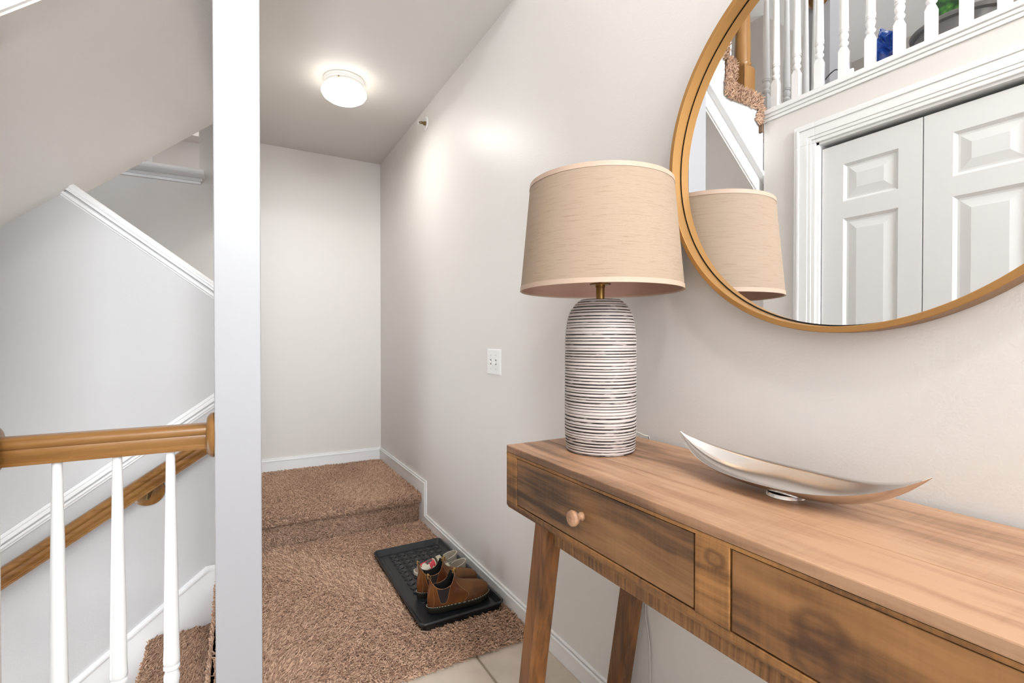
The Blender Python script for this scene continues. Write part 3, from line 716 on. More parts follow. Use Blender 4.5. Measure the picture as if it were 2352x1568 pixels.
# step: riser, nosing, top
patch((-1.05, 2.945, 0.004), (1.036, 0, 0), (0, 0, .131), (0, -1, 0), D * 1.15, leanm=.75, scale=.8)
for (a, b_, nn) in (((2.925, .135), (2.905, .145), (-.45, -.9)), ((2.905, .145), (2.898, .16), (-.9, -.4)), ((2.898, .16), (2.905, .176), (-.9, .4)), ((2.905, .176), (2.925, .183), (-.35, .94))):
    patch((-1.05, a[0], a[1]), (1.036, 0, 0), (0, b_[0] - a[0], b_[1] - a[1]), (0, nn[0], nn[1]), D * 1.15, leanm=.7, scale=.85)
patch((-1.05, 2.925, .183), (1.036, 0, 0), (0, YBK - 2.94, 0), (0, 0, 1), D, scale=.85)
patch((-1.35, 2.80, .183), (.30, 0, 0), (0, YBK - 2.82, 0), (0, 0, 1), D * .7, scale=.9)
# stairs down: landing nose + three treads and risers
patch((NOSE_X, PY1 + .006, -0.03), (0, .905, 0), (0, 0, .035), (-1, 0, .3), D * 1.3, leanm=.6)
patch((NOSE_X + .012, PY1 + .006, -RISE + .01), (0, .905, 0), (0, 0, RISE - .04), (-1, 0, 0), D * .8, leanm=.7)
for k in (1, 2, 3):
    xx = NOSE_X - RUN * k
    patch((xx, 1.76, -RISE * k + .008), (RUN, 0, 0), (0, .895, 0), (0, 0, 1), D * .85)
    patch((xx, 1.76, -RISE * k - .03), (0, .895, 0), (0, 0, .035), (-1, 0, .3), D * 1.1, leanm=.6)
    if k < 3: patch((xx + .012, 1.76, -RISE * (k + 1) + .01), (0, .895, 0), (0, 0, RISE - .04), (-1, 0, 0), D * .6, leanm=.7)
# upper stair side band seen in the mirror
def band(xa, za, xb, zb, w):
    a = Vector((xa, 0, za)); b = Vector((xb, 0, zb)); t_ = (b - a).normalized(); n2 = Vector((-t_.z, 0, t_.x))
    patch((xa, 1.607, za), tuple((b - a)), tuple(n2 * w), (0, -1, 0), 30000, leanm=.6, scale=1.15)
    patch((xa + n2.x * w, 1.603, za + n2.z * w), tuple((b - a)), (0, .16, 0), (n2.x, 0, n2.z), 26000, leanm=.7, scale=1.1)
band(-1.415, 2.30, -1.452, 2.385, .045); band(-1.46, 2.36, -1.195, 2.36, .07); band(-1.17, 2.37, -1.19, 2.56, .065); band(-1.20, 2.55, -0.95, 2.55, .07)
P = np.concatenate(PTS); R_ = np.concatenate(ROT); S_ = np.concatenate(SCL)
me = bpy.data.meshes.new('carpet_pile'); me.vertices.add(len(P)); me.vertices.foreach_set('co', P.astype(np.float32).ravel())
at = me.attributes.new('tuft_rot', 'FLOAT_VECTOR', 'POINT'); at.data.foreach_set('vector', R_.astype(np.float32).ravel())
at = me.attributes.new('tuft_scale', 'FLOAT', 'POINT'); at.data.foreach_set('value', S_.astype(np.float32))
me.materials.append(M['pile'])
pile = bpy.data.objects.new('carpet_pile', me); COL.objects.link(pile)
tag(pile, 'shaggy brown carpet pile covering landing and stairs', 'carpet', kind='stuff')
ng = bpy.data.node_groups.new('tufts', 'GeometryNodeTree')
ng.interface.new_socket('Geometry', in_out='INPUT', socket_type='NodeSocketGeometry'); ng.interface.new_socket('Geometry', in_out='OUTPUT', socket_type='NodeSocketGeometry')
N = ng.nodes.new; gi = N('NodeGroupInput'); go = N('NodeGroupOutput')
bz = N('GeometryNodeCurveQuadraticBezier'); bz.inputs['Resolution'].default_value = 3
bz.inputs['Start'].default_value = (0, 0, -.002); bz.inputs['Middle'].default_value = (.0005, 0, .008); bz.inputs['End'].default_value = (.005, 0.001, .0165)
sp = N('GeometryNodeSplineParameter'); fc = N('ShaderNodeMapRange'); fc.inputs[1].default_value = 0; fc.inputs[2].default_value = 1; fc.inputs[3].default_value = .0026; fc.inputs[4].default_value = .0017
ng.links.new(sp.outputs['Factor'], fc.inputs[0])
cc = N('GeometryNodeCurvePrimitiveCircle'); cc.inputs['Resolution'].default_value = 5; cc.inputs['Radius'].default_value = 1.0
sr = N('GeometryNodeSetCurveRadius'); ng.links.new(bz.outputs[0], sr.inputs['Curve']); ng.links.new(fc.outputs[0], sr.inputs['Radius'])
cm = N('GeometryNodeCurveToMesh'); ng.links.new(sr.outputs[0], cm.inputs['Curve']); ng.links.new(cc.outputs[0], cm.inputs['Profile Curve'])
cm.inputs['Fill Caps'].default_value = True
for i_ in cm.inputs:
    if i_.name == 'Scale': ng.links.new(fc.outputs[0], i_)
sm = N('GeometryNodeSetMaterial'); sm.inputs['Material'].default_value = M['pile']; ng.links.new(cm.outputs[0], sm.inputs[0])
ip = N('GeometryNodeInstanceOnPoints'); ng.links.new(gi.outputs[0], ip.inputs['Points']); ng.links.new(sm.outputs[0], ip.inputs['Instance'])
a1 = N('GeometryNodeInputNamedAttribute'); a1.data_type = 'FLOAT_VECTOR'; a1.inputs['Name'].default_value = 'tuft_rot'
a2 = N('GeometryNodeInputNamedAttribute'); a2.data_type = 'FLOAT'; a2.inputs['Name'].default_value = 'tuft_scale'
er = N('FunctionNodeEulerToRotation'); ng.links.new(a1.outputs[0], er.inputs[0]); ng.links.new(er.outputs[0], ip.inputs['Rotation']); ng.links.new(a2.outputs[0], ip.inputs['Scale'])
ng.links.new(ip.outputs[0], go.inputs[0])
md = pile.modifiers.new('tufts', 'NODES'); md.node_group = ng

# ================================================================== furniture
# ------------------------------------------------------------------ console table
ZT = 0.866; TX0, TX1 = -0.392, -0.017; TY0, TY1 = -0.15, 1.107
tb = thing('console_table', ((TX0 + TX1) / 2, 0.48, 0), 'rustic brown pine console table with two drawers under the mirror', 'table')
nb = 3; wd = (TX1 - TX0) / nb
for k in range(nb):
    xa = TX0 + wd * k
    MB().box(xa + (.0006 if k else 0), xa + wd - .0002, TY0, TY1, ZT - .018, ZT).build('top_plank', 'pine_top', tb, bevel=.0022 if k in (0,) else .0012)
X1 = TX0 + .016
for ya, yb in ((TY1 - .052, TY1), (.448, .508), (TY0, TY0 + .052)):
    MB().box(TX0 + .0005, X1, ya, yb, .722, .842).build('front_stile', 'pine_front', tb, bevel=.0012)
MB().prism([(TX0 + .0005, .722), (TX0 + .0005, .712), (TX0 + .006, .703), (TX1, .703), (TX1, .722)], 1, TY0, TY1).build('bottom_board', 'pine_front', tb, bevel=.001)
MB().box(TX0 + .0005, X1, TY0, TY1, .842, .8478).build('top_rail', 'pine_front', tb)
MB().box(X1, TX1, TY1 - .016, TY1, .722, .8475).build('end_panel', 'pine_front', tb, bevel=.001)
MB().box(X1, TX1, TY0, TY0 + .016, .722, .8475).build('end_panel', 'pine_front', tb, bevel=.001)
MB().box(TX1 - .012, TX1, TY0 + .016, TY1 - .016, .722, .8475).build('back_panel', 'pine_saw', tb)
KN = [(0, 0), (.009, 0), (.0092, -.004), (.0065, -.008), (.0072, -.012), (.0135, -.017), (.0162, -.023), (.0150, -.029), (.0095, -.033), (.0085, -.0335), (0, -.0338)]
for (a, b_, mt) in ((.510, TY1 - .052, 'pine_drawer_a'), (TY0 + .052, .446, 'pine_drawer_b')):
    d = MB().box(TX0 + .0018, TX0 + .020, a + .0015, b_ - .0015, .7245, .8400); d.box(TX0 + .02, TX1 - .03, a + .01, b_ - .01, .727, .82)
    do = d.build('drawer', mt, tb, bevel=.001)
    yk = .789 if a > .4 else .175
    MB().lathe(KN, (TX0 + .0018, yk, .779), 28, axis='x', cap=False).build('knob', 'pine_top', do, smooth=True, angle=30)
MB().box(TX0 + .030, TX0 + .050, TY0 + .15, TY1 - .15, .662, .703).build('apron', 'pine_saw', tb, bevel=.0015)
MB().box(TX1 - .045, TX1 - .025, TY0 + .15, TY1 - .15, .662, .703).build('apron', 'pine_saw', tb, bevel=.0015)
def leg(xc, yt, yb, w=.026):
    l = MB(); c = .006
    ring = lambda yc, z: [(xc + a, yc + b, z) for a, b in ((-w + c, -w), (w - c, -w), (w, -w + c), (w, w - c), (w - c, w), (-w + c, w), (-w, w - c), (-w, -w + c))]
    l.rings([ring(yb, 0.0), ring(yt, .703)], cap0=True, cap1=True)
    return l.build('leg', 'pine_leg', tb)
LT, LB = .958, 1.085
lx0, lx1 = TX0 + .034, TX1 - .034
mid = (TY0 + TY1) / 2
for xc in (lx0, lx1):
    leg(xc, LT, LB); leg(xc, 2 * mid - LT, 2 * mid - LB)
ly = lambda z: LB + (LT - LB) * z / .703
for s in (1, -1):
    yc = ly(.14); yc = yc if s > 0 else 2 * mid - yc
    MB().box(lx0 + .026, lx1 - .026, yc - .026, yc + .026, .10, .145).build('stretcher', 'pine_top', tb, bevel=.002)
MB().box((lx0 + lx1) / 2 - .026, (lx0 + lx1) / 2 + .026, 2 * mid - ly(.14) + .026, ly(.14) - .026, .10, .145).build('stretcher', 'pine_top', tb, bevel=.002)

# ------------------------------------------------------------------ table lamp
LX, LY = -0.2149, 0.9444
lamp = thing('table_lamp', (LX, LY, ZT), 'table lamp with ribbed striped ceramic base and woven drum shade', 'lamp')
def body_r(z):       # z above table
    if z < .272: return .0835 + .0039 * math.sin(min(1, z / .06) * PI / 2)* (1 if z < .2 else 1)
    d = .372 - z; return .0874 * lerp_tab([(0, .56), (.0054, .64), (.0108, .705), (.0215, .805), (.03, .86), (.04, .905), (.054, .945), (.08, .985), (.1, 1.0)], d)
prof = [(0.0, .0), (.080, .0), (.0835, .002)]; mis = [1, 1]
z = .004
prof.append((.083, z)); mis.append(1)
while z < .368:
    wr = random.uniform(.0036, .0066); wg = random.choice((.0012, .0018, .0024, .0028, .0034))
    z1 = min(z + wr, .370); r0 = body_r(z); r1 = body_r(z1)
    prof += [(r0 + .0001, z + .0003), ((r0 + r1) / 2 + .0006, (z + z1) / 2), (r1 + .0001, z1)]; mis += [0, 0, 0]
    z = z1 + wg; rg = body_r(min(z, .371)) - .0011
    prof += [(rg, z1 + .0002), (rg, z)]; mis += [1, 1]
prof += [(.030, .372), (.0, .3725)]; mis += [0, 0]
b = MB().lathe(prof, (LX, LY, ZT), 72, mis=mis, cap=False)
b.build('base', ['ceramic', 'groove'], lamp, smooth=True, angle=60)
MB().lathe([(0, .370), (.0105, .370), (.0105, .402), (.012, .403), (.012, .409), (.026, .409), (.026, .412), (.004, .413), (.004, .62), (.0, .62)], (LX, LY, ZT), 24, cap=False).build('neck', 'brass', lamp, smooth=True, angle=40)
ZB, ZTT, RB, RT = 1.259, 1.520, .1985, .1743
def shade(name, m, dr_, z0, z1):
    n = 96; me_ = bpy.data.meshes.new(name); vs = []; fs = []; uvs = []
    rows = 2
    for j in range(rows):
        t_ = j / (rows - 1); zz_ = z0 + (z1 - z0) * t_; rr = RB + (RT - RB) * ((zz_ - ZB) / (ZTT - ZB)) + dr_
        for k in range(n): a = 2 * PI * k / n; vs.append((LX + rr * math.cos(a), LY + rr * math.sin(a), zz_))
    for k in range(n):
        fs.append((k, (k + 1) % n, n + (k + 1) % n, n + k)); uvs += [(k / n, 0), ((k + 1) / n, 0), ((k + 1) / n, 1), (k / n, 1)]
    me_.from_pydata(vs, [], fs); uvl = me_.uv_layers.new(name='UVMap')
    uvl.data.foreach_set('uv', [c for uv in uvs for c in (uv[0] * 4.5, uv[1])])
    me_.materials.append(M[m]); me_.polygons.foreach_set('use_smooth', [True] * len(me_.polygons))
    o_ = bpy.data.objects.new(name, me_); COL.objects.link(o_); attach(o_, lamp); return o_
so = shade('shade', 'shade', 0, ZB, ZTT)
shade('shade_lining', 'shade_inner', -.0016, ZB, ZTT)
for zz, rr in ((ZB, RB), (ZTT, RT)):
    dzz = .011 if zz == ZB else -.011
    q = MB(); sl_ = (RT - RB) / (ZTT - ZB)
    q.lathe([(rr + .0010, zz), (rr + .0010 + sl_ * dzz, zz + dzz), (rr + .0001 + sl_ * dzz, zz + dzz)], (LX, LY, 0), 96, cap=False)
    q.lathe([(rr - .0028, zz + dzz * .3), (rr - .0028, zz), (rr + .0010, zz)], (LX, LY, 0), 96, cap=False)
    o = q.build('shade_band', 'shade_trim', so, smooth=True, angle=50)
sp_ = MB()
for k in range(3):
    a = 2 * PI * k / 3 + .4; sp_.tube([(LX + .006 * math.cos(a), LY + .006 * math.sin(a), ZT + .61), (LX + (RT - .003) * math.cos(a), LY + (RT - .003) * math.sin(a), ZTT - .01)], .0016, 6)
sp_.build('shade_spider', 'brass', lamp, smooth=True)
MB().lathe([(0, .43), (.018, .432), (.028, .46), (.031, .485), (.025, .51), (.01, .53), (0, .532)], (LX + .035, LY, ZT), 20, cap=False).build('bulb', 'plastic_white', lamp, smooth=True)
cd = MB()
def smooth_path(pts, n=8):
    P_ = [Vector(p) for p in pts]; out = []
    for i in range(len(P_) - 1):
        p0, p1, p2, p3 = P_[max(i - 1, 0)], P_[i], P_[i + 1], P_[min(i + 2, len(P_) - 1)]
        for k in range(n):
            t_ = k / n; out.append(0.5 * ((2 * p1) + (-p0 + p2) * t_ + (2 * p0 - 5 * p1 + 4 * p2 - p3) * t_ ** 2 + (-p0 + 3 * p1 - 3 * p2 + p3) * t_ ** 3))
    out.append(P_[-1]); return out
path = smooth_path([(LX + .086, LY + .02, ZT + .006), (-.10, .985, ZT + .018), (-.055, .995, ZT + .022), (-.022, .985, ZT + .009), (-.011, .984, ZT + .006), (-.0075, .983, ZT - .01), (-.0075, .982, ZT - .05), (-.008, .985, .70), (-.008, .992, .5), (-.009, .997, .38), (-.009, .982, .295), (-.0095, .978, .19), (-.016, .975, .08), (-.02, .96, .012), (-.02, .90, .006)])
for off in (-.0016, .0016):
    cd.tube([p + Vector((0, off, 0)) for p in path], .0016, 6)
cd.build('lamp_cord', 'cord_clear', smooth=True, label='clear twin power cord hanging down the wall behind the console table', cat='cord')

# ------------------------------------------------------------------ boat bowl
BY0, BY1, BXc = .2955, .7322, -.170
bowl = MB(); nl, nw_ = 48, 18
def bowl_pt(t, s, inner):
    y = BY0 + (BY1 - BY0) * t; e = 2 * t - 1
    w = .067 * max(0.0, 1 - abs(e) ** 1.98) ** 0.85 + .0006
    tip = .0828 if e < 0 else .0743
    zm = .0338 + .005 * s; rim = zm + (tip - zm) * abs(e) ** 3.0
    bot = .0065 + (tip - .0075) * abs(e) ** 3.2; bot = min(bot, rim - .001)
    zz_ = ZT + bot + (rim - bot) * abs(s) ** 2.0
    xx_ = BXc + w * s
    if inner: zz_ += .0022 * (1 - abs(s) ** 8); xx_ = BXc + (w - .0016) * s if w > .003 else xx_
    return (xx_, y, zz_)
ringsA = [[bowl_pt(i / nl, -1 + 2 * j / nw_, False) for j in range(nw_ + 1)] + [bowl_pt(i / nl, 1 - 2 * j / nw_, True) for j in range(nw_ + 1)] for i in range(nl + 1)]
bowl.rings(ringsA, cap0=True, cap1=True)
bw = thing('boat_bowl', (BXc, (BY0 + BY1) / 2, ZT), 'long polished silver boat-shaped bowl on the console table', 'bowl')
bowl.build('bowl_shell', 'silver', bw, smooth=True, angle=55)
MB().lathe([(.031, .0), (.0315, .002), (.029, .0075), (.025, .008)], (BXc, .50, ZT), 36, cap=False).build('foot_ring', 'silver', bw, smooth=True)

# ------------------------------------------------------------------ round mirror
MY, MZ, MR = .478, 1.553, .4015
mi_ = thing('wall_mirror', (0, MY, MZ), 'large round mirror with thin gold frame above the console table', 'mirror')
fm = MB()
fm.lathe([(MR - .0115, -.019), (MR - .0115, -.046)], (0, MY, MZ), 160, axis='x', cap=False)
fm.lathe([(MR - .0115, -.046), (MR - .0105, -.047), (MR - .001, -.047), (MR, -.046)], (0, MY, MZ), 160, axis='x', cap=False)
fm.build('frame', 'frame_gold', mi_, smooth=True, angle=40)
fo = MB().lathe([(MR, -.046), (MR, -.002), (MR - .02, -.002)], (0, MY, MZ), 160, axis='x', cap=False)
fo.build('frame_edge', 'frame_side', mi_, smooth=True, angle=40)
MB().lathe([(0, -.018), (MR - .0145, -.018)], (0, MY, MZ), 160, axis='x', cap=False).build('glass', 'mirror', mi_)
MB().lathe([(MR - .0145, -.0175), (MR - .0117, -.0175)], (0, MY, MZ), 160, axis='x', cap=False).build('shadow_gap', 'dark', mi_)

# ------------------------------------------------------------------ light switch
sw = thing('light_switch', (0, 1.932, 1.041), 'white double toggle light switch plate on the right wall', 'switch')
pY0, pY1, pZ0, pZ1 = 1.866, 1.998, .983, 1.100
p = MB(); e_ = .006
p.add([(0, pY0, pZ0), (0, pY1, pZ0), (0, pY1, pZ1), (0, pY0, pZ1), (-.005, pY0 + e_, pZ0 + e_), (-.005, pY1 - e_, pZ0 + e_), (-.005, pY1 - e_, pZ1 - e_), (-.005, pY0 + e_, pZ1 - e_)],
      [(0, 1, 5, 4), (1, 2, 6, 5), (2, 3, 7, 6), (3, 0, 4, 7), (4, 5, 6, 7)])
p.build('plate', 'plastic_white', sw, bevel=.001)
for yk, up_ in ((1.958, 1), (1.909, -1)):
    MB().box(-.0052, -.004, yk - .005, yk + .005, 1.041 - .012, 1.041 + .012).build('slot', 'tubgrey', sw)
    tg = MB(); tg.add([(-.005, yk - .0042, 1.041 - .005), (-.005, yk + .0042, 1.041 - .005), (-.005, yk + .0042, 1.041 + .005), (-.005, yk - .0042, 1.041 + .005)] +
                      [(-.019, yk + a, 1.041 + up_ * .0075 + c) for a, c in ((-.0034, -.003), (.0034, -.003), (.0034, .003), (-.0034, .003))],
                      [(0, 1, 5, 4), (1, 2, 6, 5), (2, 3, 7, 6), (3, 0, 4, 7), (4, 5, 6, 7)])
    tg.build('toggle', 'plastic_white', sw, bevel=.0006)
    for zz in (1.041 + .030, 1.041 - .030):
        MB().lathe([(0, -.0062), (.0028, -.006), (.0030, -.005)], (0, yk, zz), 12, axis='x', cap=False).build('screw', 'screw', sw)

# ------------------------------------------------------------------ sprinkler head
sk_ = thing('sprinkler_head', (0, 2.83, 2.452), 'small white fire sprinkler head high on the right wall', 'sprinkler')
MB().lathe([(.0, -.001), (.040, -.001), (.0395, -.004), (.031, -.008), (.029, -.004), (.016, -.003), (0, -.003)], (0, 2.83, 2.452), 28, axis='x', cap=False).build('escutcheon', 'plastic_white', sk_, smooth=True)
s_ = MB(); s_.lathe([(0, -.002), (.012, -.002), (.012, -.016), (.006, -.018), (.006, -.03), (0, -.03)], (0, 2.83, 2.452), 14, axis='x', cap=False)
for e_ in (-1, 1): s_.tube([(-.016, 2.83 + e_ * .011, 2.452), (-.035, 2.83 + e_ * .013, 2.452), (-.046, 2.83, 2.452)], .0028, 6)
s_.build('frame_arms', 'brass_dark', sk_, smooth=True)
s_ = MB()
for k in range(8):
    a = 2 * PI * k / 8; s_.add([(-.046, 2.83 + .004 * math.cos(a - .5), 2.452 + .004 * math.sin(a - .5)), (-.046, 2.83 + .004 * math.cos(a + .5), 2.452 + .004 * math.sin(a + .5)), (-.05, 2.83 + .018 * math.cos(a + .2), 2.452 + .018 * math.sin(a + .2)), (-.05, 2.83 + .018 * math.cos(a - .2), 2.452 + .018 * math.sin(a - .2))], [(0, 1, 2, 3)])
s_.add([(-.046, 2.83 + .007 * math.cos(k * PI / 4), 2.452 + .007 * math.sin(k * PI / 4)) for k in range(8)], [tuple(range(8))])
s_.build('deflector', 'plastic_white', sk_)

# ------------------------------------------------------------------ ceiling light
CLX, CLY = -.492, 2.755
cl = thing('ceiling_light', (CLX, CLY, CEIL), 'round white flush ceiling lamp glowing in the hall', 'ceiling lamp')
MB().lathe([(.0, 0), (.105, 0), (.107, -.006), (.104, -.012), (.104, -.02), (.1005, -.024), (.1005, -.031), (.104, -.035), (.104, -.042), (.098, -.046), (.09, -.046)], (CLX, CLY, CEIL), 56, cap=False).build('canopy', 'plastic_white', cl, smooth=True, angle=35)
MB().lathe([(.088, -.040), (.092, -.048), (.108, -.054), (.1165, -.064), (.117, -.074), (.108, -.090), (.088, -.104), (.055, -.114), (.02, -.118), (0, -.1185)], (CLX, CLY, CEIL), 56, cap=False).build('glass_shade', 'lampglass', cl, smooth=True, angle=60)
hl = bpy.data.lights.new('hall_lamp_light', 'AREA'); hl.shape = 'DISK'; hl.size = .19; hl.energy = 2.3; hl.color = (1.0, .965, .91)
hlo = bpy.data.objects.new('hall_lamp_light', hl); COL.objects.link(hlo); hlo.location = (CLX, CLY, CEIL - .124); hlo.parent = None
for k in range(3):
    a = 2 * PI * k / 3 + 2.2
    q = Vector((CLX + .104 * math.cos(a), CLY + .104 * math.sin(a), CEIL - .039)); d_ = Vector((math.cos(a), math.sin(a), 0))
    MB().tube([q, q + d_ * .008, q + d_ * .0081, q + d_ * .014], [.002, .002, .0042, .0042], 8).build('thumb_screw', 'brass_dark', cl, smooth=True)

PX, PY, PZ = -.80, -.65, 3.25
fx = thing('foyer_pendant', (PX, PY, TOP), 'round glass pendant lamp hanging high in the foyer', 'pendant lamp')
MB().lathe([(0, 0), (.07, 0), (.07, -.02), (.02, -.03), (.0, -.03)], (PX, PY, TOP), 32, cap=False).build('canopy', 'brass', fx, smooth=True, angle=35)
MB().tube([(PX, PY, TOP - .02), (PX, PY, PZ + .17)], .008, 10).build('rod', 'brass', fx, smooth=True)
MB().lathe([(.03, .16), (.06, .17), (.13, .12), (.165, .05), (.17, 0), (.15, -.07), (.10, -.12), (.04, -.145), (0, -.15)], (PX, PY, PZ), 40, cap=False).build('glass_shade', 'lampglass', fx, smooth=True, angle=60)
pl_ = bpy.data.lights.new('foyer_pendant_light', 'POINT'); pl_.energy = 18; pl_.shadow_soft_size = .06; pl_.color = (1.0, .965, .92)
plo = bpy.data.objects.new('foyer_pendant_light', pl_); COL.objects.link(plo); plo.location = (PX, PY, PZ - .22)

# ------------------------------------------------------------------ boot tray with raised dots
TZ = .016
bt = thing('boot_tray', (-.215, 2.16, TZ), 'black plastic boot tray on the carpet beside the right wall', 'boot tray')
tx0, tx1, ty0, ty1 = -.397, -.028, 1.778, 2.535
def rrect(x0, x1, y0, y1, r, z, n=5):
    out = []
    for (cx_, cy_, a0) in ((x1 - r, y1 - r, 0), (x0 + r, y1 - r, PI / 2), (x0 + r, y0 + r, PI), (x1 - r, y0 + r, 1.5 * PI)):
        for k in range(n + 1): a = a0 + PI / 2 * k / n; out.append((cx_ + r * math.cos(a), cy_ + r * math.sin(a), z))
    return out
ins = lambda d, z, r: rrect(tx0 + d, tx1 - d, ty0 + d, ty1 - d, r, z)
tr = MB(); tr.rings([ins(.012, TZ, .02), ins(.004, TZ + .022, .022), ins(0, TZ + .024, .025), ins(0, TZ + .029, .025), ins(.003, TZ + .032, .023), ins(.007, TZ + .0315, .02), ins(.010, TZ + .028, .018), ins(.021, TZ + .007, .014), ins(.025, TZ + .0055, .012), ins(.029, TZ + .0065, .010), ins(.033, TZ + .0055, .010)], cap0=True, cap1=True)
tr.build('tray_body', 'tray', bt, smooth=True, angle=50)
bump_me = None
for i in range(6):
    for j in range(12):
        if bump_me is None:
            o = MB().lathe([(.0185, -.001), (.0182, .0030), (.0165, .0046), (.0145, .0032), (0, .0024)], (0, 0, 0), 20, cap=False).build('raised_dot', 'tray', smooth=True, angle=60); bump_me = o.data
        else:
            o = bpy.data.objects.new('raised_dot', bump_me); COL.objects.link(o)
        o.parent = bt; o.location = (-.312 + .0462 * i + .215, 2.468 - .0437 * j - 2.16, .0055)

# ------------------------------------------------------------------ chelsea boots
XF = [(0, .170), (.02, .1715), (.035, .166), (.048, .146), (.056, .118), (.064, .082), (.074, .050), (.085, .030), (.10, .017), (.13, .008)]
XBK = [(0, -.104), (.03, -.108), (.06, -.104), (.09, -.098), (.13, -.101)]
HT = [(-.11, .13), (.0, .13), (.02, .098), (.05, .078), (.085, .066), (.12, .058), (.15, .048), (.168, .034), (.18, .02)]
def foot_w(x):
    return lerp_tab([(-.11, .030), (-.07, .0355), (-.01, .0365), (.05, .045), (.10, .0485), (.14, .0445), (.172, .034)], x)
def boot_pt(th, z, off=0.0):
    f, bk = lerp_tab(XF, z), lerp_tab(XBK, z); mid_, half = (f + bk) / 2, (f - bk) / 2
    c, s = math.cos(th), math.sin(th)
    x = mid_ + half * (abs(c) ** .85) * (1 if c > 0 else -1)
    h = lerp_tab(HT, x)
    if x > .005: k = max(.25, math.sqrt(max(0, 1 - (z / (h + .006)) ** 3)))
    else: k = 1 - .10 * (z / .13)
    k2 = 1 - .10 * max(0, min(1, (.02 - x) / .02)) * min(1, z / .06)
    w = foot_w(x) * k * k2
    y = w * (abs(s) ** .72) * (1 if s > 0 else -1)
    return Vector((x + off * c, y + off * s, z))
def ztop(th):
    a = abs((th + PI) % (2 * PI) - PI)
    d = min(1.0, abs(a - 1.82) / (1.25 if a < 1.82 else 1.12))
    return .120 - .049 * (1 - d ** 1.5)
def side_pt(x, z, sgn, off=.0012):
    """surface point of the boot at a given length x and height z"""
    f, bk = lerp_tab(XF, z), lerp_tab(XBK, z); m_, h_ = (f + bk) / 2, (f - bk) / 2
    c = max(-1, min(1, (x - m_) / h_)); c = math.copysign(abs(c) ** (1 / .85), c)
    return boot_pt(sgn * math.acos(max(-1, min(1, c))), z, off)
